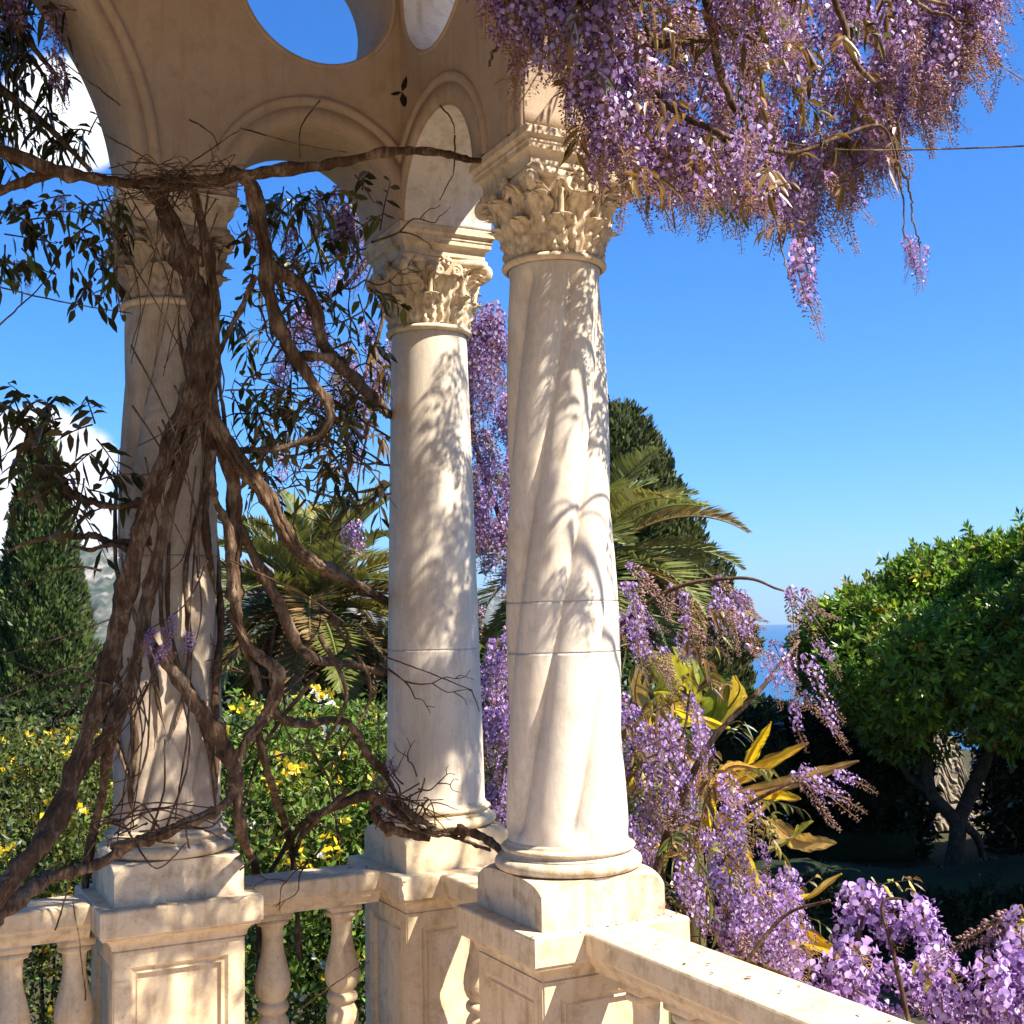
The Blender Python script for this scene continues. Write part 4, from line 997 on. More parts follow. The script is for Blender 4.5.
# ---- the big hanging canopy at the upper right
def upper_wisteria():
    base = P(690, 20, 3.0)
    t = thing('wisteria_vine', 'great mass of purple wisteria hanging over the bare spiral column against blue sky', 'wisteria', base)
    br = [[(430, -60, 2.75, .018), (520, -20, 2.7, .017), (600, 30, 2.75, .016), (680, 45, 2.85, .015), (760, 20, 2.95, .013), (850, -10, 3.0, .010), (960, 10, 3.0, .006)],
          [(560, -60, 2.7, .014), (590, 40, 2.68, .013), (585, 110, 2.68, .011), (610, 165, 2.7, .008)],
          [(700, -70, 2.8, .016), (715, 40, 2.8, .014), (735, 110, 2.85, .011), (770, 165, 2.9, .007), (785, 235, 2.95, .003), (800, 290, 2.95, .002)],
          [(590, 60, 2.75, .011), (690, 120, 2.8, .010), (790, 150, 2.9, .008), (880, 125, 3.0, .005), (903, 190, 3.0, .0032), (906, 236, 3.0, .0024)],
          [(896, 160, 3.0, .004), (912, 215, 3.0, .003), (919, 248, 3.0, .0022)],
          [(880, -60, 3.0, .010), (930, 0, 3.05, .007), (985, 30, 3.1, .004)],
          [(1000, -80, 2.8, .014), (1080, 0, 2.8, .012), (1180, 60, 2.8, .009), (1300, 90, 2.8, .006)],
          [(820, -60, 3.0, .012), (850, 50, 3.0, .010), (890, 110, 3.05, .006), (900, 190, 3.05, .003)],
          [(640, 0, 2.9, .011), (660, 90, 2.95, .009), (655, 170, 2.95, .006)],
          [(500, -50, 2.72, .010), (500, 20, 2.70, .007), (490, 60, 2.70, .003)]]
    for pth in br:
        mb = MB(); sp = path_px(pth, 46); sp[:, 3] *= .72; sp[:, :3] += .006*np.cumsum(RNG.normal(size=(46, 3)), 0)*.4
        tube(mb, sp[:, :3], sp[:, 3], 9, rough=.10); mb.build('branch', M_BARK, t)
    xs = [500, 530, 560, 600, 640, 690, 740, 780, 800, 820, 850, 880, 920, 955, 985]
    yb = [95, 120, 150, 215, 240, 235, 245, 262, 290, 262, 225, 205, 165, 110, 45]
    items = []; tw = MB(); lf = MB()
    n_try = 0
    while len(items) < 370:
        x = random.uniform(505, 985) if random.random() < .93 else random.uniform(470, 530)
        bot = np.interp(x, xs, yb)
        L = .235*random.uniform(.75, 1.1); d = (random.uniform(2.62, 3.35) if random.random() < .6 else random.uniform(3.35, 4.0)) if x > 640 else random.uniform(2.55, 2.82)
        if x > 780: d = random.uniform(3.10, 3.8)
        if x < 590: d = random.uniform(2.5, 2.74)
        hang = L*F/d
        y = random.uniform(-120 if x < 720 else -70, bot-hang) if random.random() < .72 else bot-hang-abs(random.gauss(0, 18))
        if x < 560 and y > 40: continue
        if 470 < x < 600 and random.random() < .62: continue
        k = rkind((.30, .34, .20, .16) if x < 790 else (.30, .16, .30, .24))
        items.append((P(x, y, d), k, L/.235*random.uniform(.85, 1.05), abs(random.gauss(.10, .22)), random.gauss(-.4, 1.2)))
    # racemes leaning out to the right along the fringe, and the two stragglers
    for x, y, d, k, s_ in [(906, 234, 3.0, 'full', .42), (919, 246, 3.0, 'full', .48), (912, 240, 3.0, 'slim', .5), (800, 255, 2.95, 'slim', .95), (795, 240, 2.95, 'full', .8), (935, 60, 3.05, 'young', .8), (880, 95, 3.05, 'young', .8), (910, 20, 3.0, 'young', .8), (975, 25, 3.1, 'young', .8), (990, 30, 3.1, 'young', .7), (950, 20, 3.08, 'slim', .8), (960, 40, 3.08, 'young', .8)]:
        items.append((P(x, y, d), k, s_, .18, random.uniform(-.6, .6)))
    for i in range(12):                        # the same canopy goes on to the right of what the photo shows
        items.append((P(random.uniform(1040, 1110), random.uniform(-60, 40), random.uniform(2.95, 3.4)), rkind((.3, .3, .2, .2)), random.uniform(.8, 1.05), abs(random.gauss(.1, .2)), random.uniform(0, 6)))
    for i in range(22): twig_leaves(tw, lf, P(random.uniform(1100, 1160), random.uniform(-80, 40), random.uniform(3.0, 3.4)), RNG.normal(size=3), random.uniform(.12, .2), 10, BRONZE, .05, .016, .7, .002)
    for i in range(46):                        # a looser outer layer, farther from the arcade
        x = random.uniform(690, 880); items.append((P(x, random.uniform(-40, np.interp(x, xs, yb)-75), random.uniform(3.4, 4.0)), rkind((.34, .30, .24, .12)), random.uniform(.8, 1.05), abs(random.gauss(.12, .15)), random.gauss(-.4, .8)))
    # bronze young foliage all through it
    for i in range(130):
        x = random.uniform(560, 905); bot = np.interp(x, xs, yb); y = random.uniform(-120, bot-40); d = random.uniform(2.6, 3.3) if 640 < x < 800 else random.uniform(3.0, 3.5) if x >= 800 else random.uniform(2.58, 2.74)
        twig_leaves(tw, lf, P(x, y, d), RNG.normal(size=3)*np.array([1, 1, .5])+np.array([.25, -.1, -.35]), random.uniform(.08, .17), random.randint(7, 12), BRONZE if random.random() < .75 else OLIVE, .042, .013, .7, .0018)
    tw.build('twigs', M_BARK, t)['kind'] = 'stuff'; lf.build('leaves', M_LEAF, t)
    hang_racemes(t, items)
upper_wisteria()
mb = MB(); pts = spline([P(775, 141, 2.93), P(830, 149, 2.96), P(900, 150, 3.0), P(1024, 146, 3.1), P(1150, 138, 3.2)], 40)
tube(mb, pts, .0022, 6)
tag(mb.build('wire', M_BARK), 'thin brown wire running out of the wisteria across the open sky', 'wire')

# ---- lower right: the tangle outside the near rail
def lower_wisteria():
    base = P(720, 860, 4.4); base[2] = GROUND_Z
    t = thing('wisteria_shrub', 'sunlit lavender wisteria cascading beyond the near rail around the golden banana leaves', 'wisteria', base)
    br = [[(640, 1100, 4.4, .02), (650, 900, 4.3, .016), (700, 760, 4.2, .012), (760, 690, 4.2, .008), (800, 640, 4.3, .005)],
          [(600, 640, 4.4, .010), (670, 590, 4.3, .008), (740, 578, 4.2, .006), (775, 588, 4.2, .004), (800, 600, 4.2, .003), (830, 640, 4.2, .002)],
          [(735, 812, 4.0, .006), (775, 790, 3.9, .006), (800, 782, 3.9, .005), (850, 800, 3.9, .003)],
          [(700, 950, 3.5, .008), (760, 965, 3.4, .006), (830, 1000, 3.3, .006), (900, 1060, 3.2, .005)],
          [(640, 760, 4.1, .006), (680, 740, 4.1, .005), (690, 690, 4.1, .003)],
          [(720, 1000, 3.4, .007), (780, 920, 3.4, .005), (830, 900, 3.3, .004)]]
    for pth in br:
        mb = MB(); sp = path_px(pth, 36); tube(mb, sp[:, :3], sp[:, 3], 7, rough=.08); mb.build('branch', M_BARK, t)
    items = []; tw = MB(); lf = MB()
    for i in range(72):                       # main cascade beside the column
        y = random.uniform(690, 930); x = random.uniform(615, 690+ (y-690)*.42); d = random.uniform(3.9, 4.9)
        items.append((P(x, y, d), rkind((.5, .14, .22, .14)), random.uniform(.75, 1.1), abs(random.gauss(.28, .16)), random.gauss(-.4, .5)))
    for i in range(34):                        # brownish upper tangle
        x = random.uniform(610, 748); y = random.uniform(560, 650)+max(0, (x-690))*.25; d = random.uniform(4.0, 4.8)
        if x > 735 and y < 590: continue
        items.append((P(x, y, d), rkind((.08, .16, .26, .50)), random.uniform(.6, .95), abs(random.gauss(.45, .2)), random.gauss(-.45, .4)))
    for x, y, d, k, s_, ti in [(790, 585, 4.1, 'slim', .9, .5), (800, 590, 4.1, 'young', .8, .65), (765, 660, 4.0, 'slim', .75, .25), (785, 655, 4.0, 'slim', .7, .4), (800, 655, 4.0, 'slim', .95, .5), (770, 640, 4.1, 'slim', .95, .3),
                               (805, 690, 4.0, 'young', .7, .5), (815, 640, 4.1, 'slim', .7, .5), (800, 765, 3.9, 'slim', .9, .9), (790, 775, 3.9, 'young', .9, .8), (815, 780, 3.9, 'slim', .75, .9), (745, 790, 4.0, 'slim', .7, .4), (822, 700, 3.95, 'slim', .7, .5), (790, 700, 4.0, 'slim', .8, .35), (835, 770, 3.9, 'slim', .7, 1.0), (785, 590, 4.1, 'young', .9, .2), (760, 840, 3.9, 'slim', .6, .1), (740, 840, 4.0, 'slim', .7, .2)]:
        items.append((P(x, y, d), k, s_, ti, random.gauss(-.47, .2)))
    for i in range(26):
        x = random.uniform(720, 800); y = random.uniform(860, 960); d = random.uniform(3.6, 4.2)
        items.append((P(x, y, d), rkind((.55, .1, .25, .1)), random.uniform(.7, 1.0), abs(random.gauss(.3, .2)), random.gauss(-.4, .6)))
    for i in range(130):
        x = random.uniform(620, 800); y = random.uniform(600, 960); d = random.uniform(3.8, 4.8)
        if x > 700+(y-600)*.3: continue
        twig_leaves(tw, lf, P(x, y, d), RNG.normal(size=3)+np.array([.3, 0, .1]), random.uniform(.10, .22), random.randint(7, 11), random.choice([BRONZE, BRONZE, (.30, .26, .06), OLIVE]), .05, .015, .7, .002)
    tw.build('twigs', M_BARK, t)['kind'] = 'stuff'; lf.build('leaves', M_LEAF, t); hang_racemes(t, items)
lower_wisteria()
def near_wisteria(label, spots, stem):
    base = P(*spots[0][:2], spots[0][2]); base[2] = GROUND_Z
    t = thing('wisteria_shrub', label, 'wisteria', base); tw = MB(); lf = MB(); items = []
    for pth in stem:
        mb = MB(); sp = path_px(pth, 30); tube(mb, sp[:, :3], sp[:, 3], 7, rough=.08); mb.build('branch', M_BARK, t)
    for x, y, d, k, s_, ti, az in spots: items.append((P(x, y, d), k, s_, ti, az))
    for i in range(len(spots)):
        x, y, d = spots[i][:3]
        if random.random() < .4: twig_leaves(tw, lf, P(x, y-4, d), RNG.normal(size=3)+np.array([0, 0, .5]), random.uniform(.05, .10), 6, random.choice([(.34, .24, .06), BRONZE, (.40, .36, .08)]), .035, .012, .6, .0018)
    tw.build('twigs', M_BARK, t)['kind'] = 'stuff'; lf.build('leaves', M_LEAF, t); hang_racemes(t, items)
sp_ = [(862, 884, 2.95, 'bold', .95, .40, -.4), (852, 884, 2.98, 'bold', .85, .25, 2.6), (914, 898, 2.9, 'bold', .9, .42, -.4), (918, 904, 2.95, 'bold', .7, .2, -.8), (872, 890, 2.96, 'bold', .8, .6, -.4)]
for i in range(22): x = random.uniform(805, 965); sp_.append((x, random.uniform(942, 1010)+abs(x-880)*.12, random.uniform(2.75, 3.1), random.choices(['bold', 'full', 'young', 'slim'], (.72, .12, .08, .08))[0], random.uniform(.7, 1.0), abs(random.gauss(.3, .2)), random.gauss(-.4, .9)))
near_wisteria('pale lilac wisteria flowers rising just over the near sunlit rail', sp_, [[(840, 1150, 2.95, .010), (850, 990, 2.95, .007), (866, 900, 2.95, .005), (872, 882, 2.95, .004)], [(930, 1120, 2.9, .008), (895, 960, 2.9, .005), (882, 905, 2.9, .004), (905, 898, 2.9, .003)]])
sp_ = [(1016, 905, 2.7, 'young', .9, .75, 2.4), (1008, 912, 2.72, 'young', .8, .55, 2.5), (1005, 930, 2.7, 'bold', .8, .2, 0), (1018, 925, 2.68, 'bold', .9, .1, 0)]
for i in range(13): sp_.append((random.uniform(985, 1060), random.uniform(940, 1010), random.uniform(2.6, 2.85), random.choice(['bold', 'bold', 'full']), random.uniform(.7, 1.0), abs(random.gauss(.2, .15)), random.gauss(-.4, .8)))
near_wisteria('lilac wisteria clump cut by the bottom right corner of the photo', sp_, [[(1060, 1150, 2.7, .010), (1050, 990, 2.7, .007), (1020, 905, 2.7, .004)]])

# ---- wisteria beyond the columns: deep purple between the two right columns, faded on the left
def back_wisteria():
    base = P(440, 300, 5.0)
    t = thing('wisteria_vine', 'wisteria hanging beyond the smooth column, deep purple right of it and faded lilac left', 'wisteria', base)
    for pth in [[(560, -20, 5.0, .02), (490, 180, 5.0, .018), (470, 400, 4.95, .014), (500, 520, 4.95, .010), (540, 640, 5, .008)], [(470, 330, 4.9, .012), (510, 355, 4.9, .008)], [(490, 180, 5.0, .012), (400, 230, 4.9, .012), (340, 290, 4.9, .009), (290, 320, 4.9, .006), (255, 380, 4.9, .003)],
                [(400, 230, 4.9, .010), (380, 330, 4.85, .008), (350, 420, 4.85, .005), (330, 520, 4.85, .003)], [(380, 380, 4.9, .006), (360, 470, 4.9, .004), (355, 530, 4.9, .002)]]:
        mb = MB(); sp = path_px(pth, 36); tube(mb, sp[:, :3], sp[:, 3], 7, rough=.1); mb.build('branch', M_BARK, t)
    items = []; tw = MB(); lf = MB()
    for i in range(70):
        x = random.uniform(462, 530); y = random.uniform(300, 560); d = random.uniform(4.6, 5.1)
        items.append((P(x, y, d), rkind((.25, .6, .1, .05) if y < 420 else (.45, .2, .2, .15)), random.uniform(.8, 1.1), abs(random.gauss(.1, .1)), random.uniform(0, 6)))
    for i in range(36):
        items.append((P(random.uniform(476, 530), random.uniform(600, 790), random.uniform(4.6, 5.0)), rkind((.4, .1, .2, .3)), random.uniform(.8, 1.1), abs(random.gauss(.2, .1)), random.uniform(0, 6)))
    for i in range(34):
        x = random.choice([random.gauss(310, 22), random.gauss(355, 20), random.gauss(385, 12)]); y = random.gauss(345, 42)
        items.append((P(x, y, random.uniform(4.7, 5.1)), rkind((.25, .0, .55, .2)), random.uniform(.7, 1.0), abs(random.gauss(.2, .15)), random.uniform(0, 6)))
    for x, y in ((352, 522), (358, 520), (345, 525), (340, 380), (275, 210), (268, 225), (355, 220), (358, 250), (352, 200)): items.append((P(x, y, 4.8), random.choice(['full', 'slim']), .75, .2, random.uniform(0, 6)))
    for i in range(60):
        x = random.uniform(240, 390); y = random.uniform(180, 480)
        twig_leaves(tw, lf, P(x, y, random.uniform(4.5, 5.0)), RNG.normal(size=3), random.uniform(.12, .25), random.randint(6, 11), random.choice([BACKLIT, OLIVE, BRONZE]), .075, .018, .8, .003)
    tw.build('twigs', M_BARK, t)['kind'] = 'stuff'; lf.build('leaves', M_LEAF, t); hang_racemes(t, items)
back_wisteria()

# ---- the old vine that strangles the left column
def old_vine():
    base = np.array([-S-.02, -.22, FLOOR_Z])
    t = thing('wisteria_vine', 'old gnarled wisteria with bare brown stems winding round the left column', 'wisteria', base)
    D = 3.38
    T = [  # rows (px, py, depth, radius)
     ('branch', [(-60, 130, 3.05, .017), (0, 150, 3.12, .017), (60, 170, 3.20, .020), (110, 178, 3.27, .020), (180, 180, 3.30, .020), (250, 170, 3.38, .017), (330, 158, 3.47, .014), (390, 147, 3.50, .013), (440, 150, 3.44, .012), (476, 160, 3.42, .011), (520, 156, 3.5, .009)]),
     ('branch', [(-40, 205, 3.2, .012), (0, 191, 3.22, .012), (31, 180, 3.24, .013), (62, 172, 3.25, .013), (110, 182, 3.27, .014)]),
     ('trunk', [(152, 182, 3.33, .030), (172, 225, 3.36, .034), (190, 275, 3.39, .036), (202, 325, 3.38, .038), (196, 380, 3.36, .040), (176, 440, 3.36, .038), (156, 500, 3.36, .036), (140, 555, 3.36, .035), (128, 610, 3.37, .034), (116, 660, 3.37, .033), (100, 715, 3.35, .030), (76, 780, 3.30, .027), (42, 845, 3.2, .026), (0, 900, 3.1, .026), (-50, 950, 3.0, .026)]),
     ('trunk', [(193, 190, 3.36, .016), (207, 250, 3.40, .018), (214, 310, 3.40, .020), (210, 380, 3.38, .022), (186, 450, 3.36, .022), (164, 520, 3.35, .024), (146, 590, 3.35, .024), (134, 660, 3.36, .022), (112, 738, 3.36, .020), (104, 795, 3.45, .018), (88, 858, 3.62, .018), (80, 960, 3.68, .018)]),
     ('trunk', [(225, 172, 3.36, .020), (244, 176, 3.39, .024), (256, 196, 3.42, .027), (266, 250, 3.44, .026), (273, 305, 3.44, .025), (297, 359, 3.44, .021), (332, 407, 3.45, .018), (324, 434, 3.46, .014), (293, 446, 3.46, .012), (250, 450, 3.45, .010), (222, 446, 3.44, .009)]),
     ('branch', [(270, 265, 3.46, .016), (312, 297, 3.5, .018), (328, 352, 3.56, .018), (363, 385, 3.85, .018), (385, 409, 4.05, .016), (430, 455, 4.35, .013)]),
     ('branch', [(296, 355, 3.46, .013), (334, 362, 3.5, .014), (367, 395, 3.85, .015), (386, 412, 4.05, .012), (430, 440, 4.3, .01)]),
     ('trunk', [(205, 405, 3.38, .030), (234, 454, 3.40, .030), (265, 493, 3.42, .029), (289, 536, 3.44, .027), (320, 567, 3.48, .026), (351, 583, 3.80, .024), (383, 600, 4.05, .022), (430, 625, 4.3, .018)]),
     ('trunk', [(208, 330, 3.42, .028), (212, 426, 3.42, .030), (230, 470, 3.43, .031), (235, 524, 3.44, .030), (234, 579, 3.45, .028), (238, 614, 3.46, .020), (250, 657, 3.47, .014), (260, 690, 3.48, .012)]),
     ('branch', [(213, 450, 3.36, .012), (214, 490, 3.37, .014), (226, 526, 3.40, .014), (232, 580, 3.42, .012)]),
     ('branch', [(236, 520, 3.45, .012), (254, 555, 3.46, .014), (281, 602, 3.47, .016), (300, 640, 3.48, .016), (320, 657, 3.5, .015), (350, 662, 3.80, .014), (384, 672, 4.05, .012), (430, 680, 4.3, .010)]),
     ('branch', [(146, 630, 3.33, .014), (163, 660, 3.33, .019), (187, 692, 3.33, .021), (211, 724, 3.34, .022), (228, 752, 3.36, .022), (238, 785, 3.38, .021), (241, 830, 3.40, .018), (249, 850, 3.55, .016), (256, 874, 3.95, .015), (262, 960, 4.0, .014)]),
     ('trunk', [(228, 610, 3.46, .012), (250, 650, 3.46, .016), (276, 672, 3.45, .024), (270, 704, 3.44, .026), (256, 728, 3.42, .020), (240, 748, 3.40, .016), (232, 780, 3.37, .014), (226, 804, 3.34, .015), (206, 816, 3.30, .018), (178, 826, 3.28, .018), (150, 838, 3.28, .018), (112, 848, 3.29, .016)]),
     ('branch', [(130, 845, 3.30, .016), (95, 866, 3.26, .019), (60, 874, 3.22, .021), (44, 878, 3.20, .021), (16, 898, 3.14, .021), (-20, 930, 3.05, .022), (-80, 1000, 2.9, .024)]),
     ('trunk', [(270, 712, 3.44, .022), (300, 725, 3.47, .016), (338, 722, 3.54, .014), (358, 728, 3.6, .015), (368, 745, 3.63, .016), (378, 765, 3.66, .015), (390, 784, 3.68, .010), (400, 800, 3.68, .006)]),
     ('branch', [(258, 730, 3.46, .012), (268, 780, 3.50, .011), (280, 820, 3.75, .011), (292, 864, 3.98, .011), (300, 960, 4.02, .011)]),
     ('branch', [(348, 790, 3.58, .010), (323, 814, 3.56, .010), (302, 836, 3.75, .010), (294, 856, 3.98, .009)]),
     ('branch', [(262, 885, 4.0, .010), (300, 827, 3.80, .012), (332, 808, 3.60, .014), (363, 798, 3.66, .015), (385, 802, 3.69, .015), (400, 818, 3.68, .015), (420, 832, 3.66, .014), (440, 834, 3.64, .014), (460, 832, 3.60, .013), (480, 838, 3.52, .012), (502, 852, 3.42, .009), (515, 862, 3.36, .005)]),
     ('branch', [(372, 806, 3.72, .018), (380, 822, 3.70, .018), (404, 834, 3.67, .014), (430, 838, 3.65, .012)]),
     ('branch', [(395, 800, 3.69, .010), (418, 818, 3.66, .011), (440, 832, 3.63, .009), (468, 842, 3.6, .007), (490, 850, 3.52, .005)]),
     ('branch', [(120, 690, 3.38, .016), (104, 738, 3.36, .018), (79, 770, 3.32, .021), (51, 833, 3.22, .023), (19, 871, 3.14, .024), (-10, 905, 3.06, .024), (-60, 960, 2.95, .024)]),
     ('branch', [(150, 500, 3.42, .016), (125, 506, 3.42, .012), (100, 504, 3.42, .011), (78, 497, 3.42, .011), (51, 477, 3.42, .011), (33, 448, 3.42, .009), (23, 419, 3.42, .007), (0, 403, 3.4, .006), (-30, 385, 3.4, .004)]),
     ('branch', [(150, 540, 3.42, .020), (117, 543, 3.42, .013), (98, 538, 3.42, .011), (78, 536, 3.42, .009), (39, 540, 3.42, .006), (8, 551, 3.4, .004)]),
     ('branch', [(140, 560, 3.42, .012), (117, 548, 3.40, .009), (90, 552, 3.40, .007), (68, 545, 3.40, .004)]),
     ('branch', [(230, 455, 3.5, .006), (222, 400, 3.5, .007), (222, 352, 3.48, .007), (240, 310, 3.46, .007), (256, 276, 3.44, .008)]),
     ('branch', [(330, 450, 3.6, .007), (345, 470, 3.62, .006), (348, 440, 3.6, .004), (342, 410, 3.6, .004)]),
     ('branch', [(390, 485, 3.75, .005), (375, 495, 3.7, .005), (360, 505, 3.68, .004), (340, 498, 3.66, .003)])]
    for nm, pth in T:
        n_ = max(24, len(pth)*8); sp = path_px(pth, n_)
        w = np.sin(np.linspace(0, 1, n_)*math.pi)
        wob = np.cumsum(RNG.normal(size=(n_, 3)), 0); wob -= np.linspace(0, 1, n_)[:, None]*wob[-1]
        sp[:, :3] += wob*.0016*w[:, None]
        R_ = sp[:, 3]*(1+.10*np.sin(np.arange(n_)*.9+RNG.uniform(0, 6))+.07*RNG.normal(size=n_))
        for kn in RNG.integers(3, n_-3, max(2, n_//12)):        # knots and old pruning scars
            g_ = np.exp(-((np.arange(n_)-kn)/RNG.uniform(.8, 1.6))**2)*RNG.uniform(.12, .34); R_ = R_*(1+g_)
        mb = MB(); big = nm == 'trunk'
        R_ = R_*(.74 if big else .84)
        tube(mb, sp[:, :3], R_*(.80 if big else 1), 18 if big else 12, rough=.085, lobes=3 if big else 2, seed=RNG.uniform(0, 6))
        if big:                                  # fibrous strands running round each old stem
            tg, n1, n2 = frames(sp[:, :3])
            for j in range(5):
                a = j*1.26+np.linspace(0, RNG.uniform(2, 5), n_)+RNG.uniform(0, 6)
                pth2 = sp[:, :3]+(n1*np.cos(a)[:, None]+n2*np.sin(a)[:, None])*(R_*.72)[:, None]
                tube(mb, pth2, R_*RNG.uniform(.25, .42)*(1+.15*RNG.normal(size=n_)), 7, rough=.06)
        mb.build(nm, M_BARK, t)
    # thin runners and dry tendrils over the capital, the shaft and the base
    tn = MB(); rg = random
    def runner(px0, py0, px1, py1, d, bow, r=.0022, n=26):
        mx_, my_ = (px0+px1)/2+rg.gauss(0, bow), (py0+py1)/2+rg.gauss(0, bow)
        sp = spline([P(px0, py0, d), P(mx_, my_, d-.04), P(px1, py1, d)], n); sp += np.cumsum(RNG.normal(size=sp.shape), 0)*.0006
        tube(tn, sp, np.linspace(r, r*.55, n), 5)
    for i in range(60): runner(rg.gauss(168, 34), rg.gauss(176, 8), rg.gauss(180, 40), rg.gauss(182, 14), 3.27+rg.uniform(-.03, .03), 14, .0018)
    for i in range(14): runner(rg.uniform(105, 235), rg.uniform(180, 230), rg.uniform(120, 220), rg.uniform(260, 420), 3.33, 18)
    for i in range(18):
        y = rg.uniform(300, 600); runner(rg.uniform(120, 215), y, rg.uniform(115, 225), y+rg.uniform(40, 170), 3.33, 14, .0028)
    for i in range(14): runner(rg.uniform(100, 180), rg.uniform(640, 700), rg.uniform(60, 140), rg.uniform(700, 860), 3.3, 16, .003)
    for i in range(18): runner(rg.uniform(95, 190), rg.uniform(818, 850), rg.uniform(110, 230), rg.uniform(800, 845), 3.25, 10, .003)
    for i in range(20): runner(rg.uniform(370, 430), rg.uniform(780, 830), rg.uniform(380, 460), rg.uniform(790, 840), 3.64, 12, .0026)
    for a in [(148, 840, 165, 740), (165, 830, 182, 700), (190, 690, 176, 820)]: runner(*a, 3.3, 6, .0035)
    for a in [(225, 390, 390, 380, 3.5), (0, 287, 130, 312, 3.4), (0, 325, 60, 262, 3.3), (230, 560, 390, 655, 3.4), (380, 655, 470, 690, 3.5), (470, 690, 480, 712, 3.5), (0, 655, 130, 610, 3.3), (0, 700, 110, 640, 3.3), (120, 105, 60, 60, 3.2), (105, 135, 165, 170, 3.25), (175, 175, 240, 128, 3.30), (240, 128, 350, 155, 3.42), (320, 100, 300, 160, 3.5), (440, 105, 455, 135, 3.3), (455, 135, 440, 200, 3.35), (355, 175, 375, 200, 3.6), (190, 120, 220, 150, 3.33),
              (55, 930, 95, 840, 3.15), (85, 1000, 75, 900, 3.1), (240, 870, 330, 790, 3.45), (300, 1010, 370, 960, 3.4), (120, 240, 95, 180, 3.3)]: runner(*a, 5, .0026, 30)
    # finger thick stems that wind round the shaft between the old ones
    for i in range(8):
        a0 = rg.uniform(-2.5, -.5); turns = rg.choice((-1, 1))*rg.uniform(.5, 2.2); z0 = rg.uniform(.12, .9); z1 = z0+rg.uniform(.5, 1.05); n_ = 50
        q = np.linspace(0, 1, n_); a = a0+turns*q+.15*np.sin(q*9+i); z = np.minimum(z0+(z1-z0)*q, 1.86); rr_ = shaft_profile(z)+.007+.003*np.sin(q*7+i*2)
        sp = np.stack([-S+rr_*np.cos(a), rr_*np.sin(a), z], -1)+np.cumsum(RNG.normal(size=(n_, 3)), 0)*.0008
        mb = MB(); r_ = rg.uniform(.005, .011); tube(mb, sp, r_*(1+.15*np.sin(np.arange(n_)*.8))*np.clip(np.minimum(q*9, (1-q)*4), .12, 1), 9, rough=.07, lobes=2); mb.build('branch', M_BARK, t)
    for i in range(16):
        x = rg.uniform(100, 330); y = rg.uniform(600, 760); xx = x+rg.gauss(0, 60); yy = y+rg.uniform(60, 190); d_ = rg.uniform(3.42, 3.9)
        sp = spline([P(x, y, d_), P((x+xx)/2+rg.gauss(0, 22), (y+yy)/2, d_+rg.gauss(0, .08)), P(xx, yy, d_+.1)], 30); sp += np.cumsum(RNG.normal(size=sp.shape), 0)*.0008
        if 85 < xx < 275 and d_ < 3.7: continue
        mb = MB(); tube(mb, sp, np.linspace(rg.uniform(.005, .009), .003, 30), 7, rough=.08); mb.build('branch', M_BARK, t)
    # forking bare twigs
    def fork(px, py, d, ang, L, gen):
        p0 = P(px, py, d); v = RT*math.cos(ang)+UP*math.sin(ang)+FW*rg.gauss(0, .35)
        p1 = p0+norm(v)*L; sp = spline([p0, (p0+p1)/2+RNG.normal(size=3)*L*.12, p1], 8); tube(tn, sp, np.linspace(.0042, .0024, 8)*(.72**(3-gen)), 5)
        q = p1-EYE; dd = q@FW; x, y = 512+F*(q@RT)/dd, 512-F*(q@UP)/dd
        if gen > 0:
            for s in (rg.uniform(.2, .7), -rg.uniform(.2, .7)):
                if rg.random() < .8: fork(x, y, dd, ang+s, L*rg.uniform(.6, .9), gen-1)
    for i in range(24): fork(rg.uniform(240, 385), rg.uniform(240, 420), rg.uniform(3.6, 3.9), rg.uniform(0, 6.28), .09, 3)
    for i in range(24): fork(rg.uniform(300, 392), rg.uniform(400, 500), rg.uniform(3.6, 3.9), rg.uniform(2.2, 4.0), .10, 3)
    for i in range(4): fork(rg.uniform(90, 130), rg.uniform(560, 690), 3.35, rg.uniform(2.4, 3.8), .09, 3)
    for i in range(14): fork(rg.uniform(260, 380), rg.uniform(640, 860), 3.65, rg.uniform(0, 6), .09, 3)
    for i in range(6): fork(rg.uniform(380, 420), rg.uniform(775, 800), 3.66, rg.uniform(.2, 2.4), .06, 2)
    tn.build('tendrils', M_BARK, t)['kind'] = 'stuff'
    tw = MB(); lf = MB()
    def cloud(n, x0, x1, y0, y1, d0, d1, cols, ll=.043, lw=.020, L=(.10, .19)):
        for i in range(n):
            twig_leaves(tw, lf, P(rg.uniform(x0, x1), rg.uniform(y0, y1), rg.uniform(d0, d1)), RNG.normal(size=3)*np.array([1, 1, .6])+np.array([0, 0, -.2]), rg.uniform(*L), rg.randint(6, 11), rg.choice(cols), ll, lw, .5, .0028)
    cloud(34, -10, 120, 195, 270, 3.35, 3.7, [BACKLIT, BACKLIT, OLIVE])
    cloud(13, 0, 100, 400, 470, 3.4, 3.5, [BACKLIT, (.10, .075, .03)], .062, .018)
    cloud(12, 40, 125, 460, 520, 3.4, 3.5, [BACKLIT, (.10, .075, .03)], .062, .018)
    cloud(6, 0, 60, 390, 440, 3.4, 3.5, [BACKLIT], .062, .018)
    cloud(25, 250, 385, 175, 300, 3.6, 3.9, [BACKLIT, BACKLIT, OLIVE])
    cloud(18, 230, 385, 290, 460, 3.6, 3.9, [BACKLIT, (.16, .13, .045), OLIVE])
    cloud(10, 230, 350, 400, 480, 3.5, 3.7, [(.20, .15, .06), BACKLIT])
    tw.build('twigs', M_BARK, t)['kind'] = 'stuff'; lf.build('leaves', M_LEAF, t)
    items = []
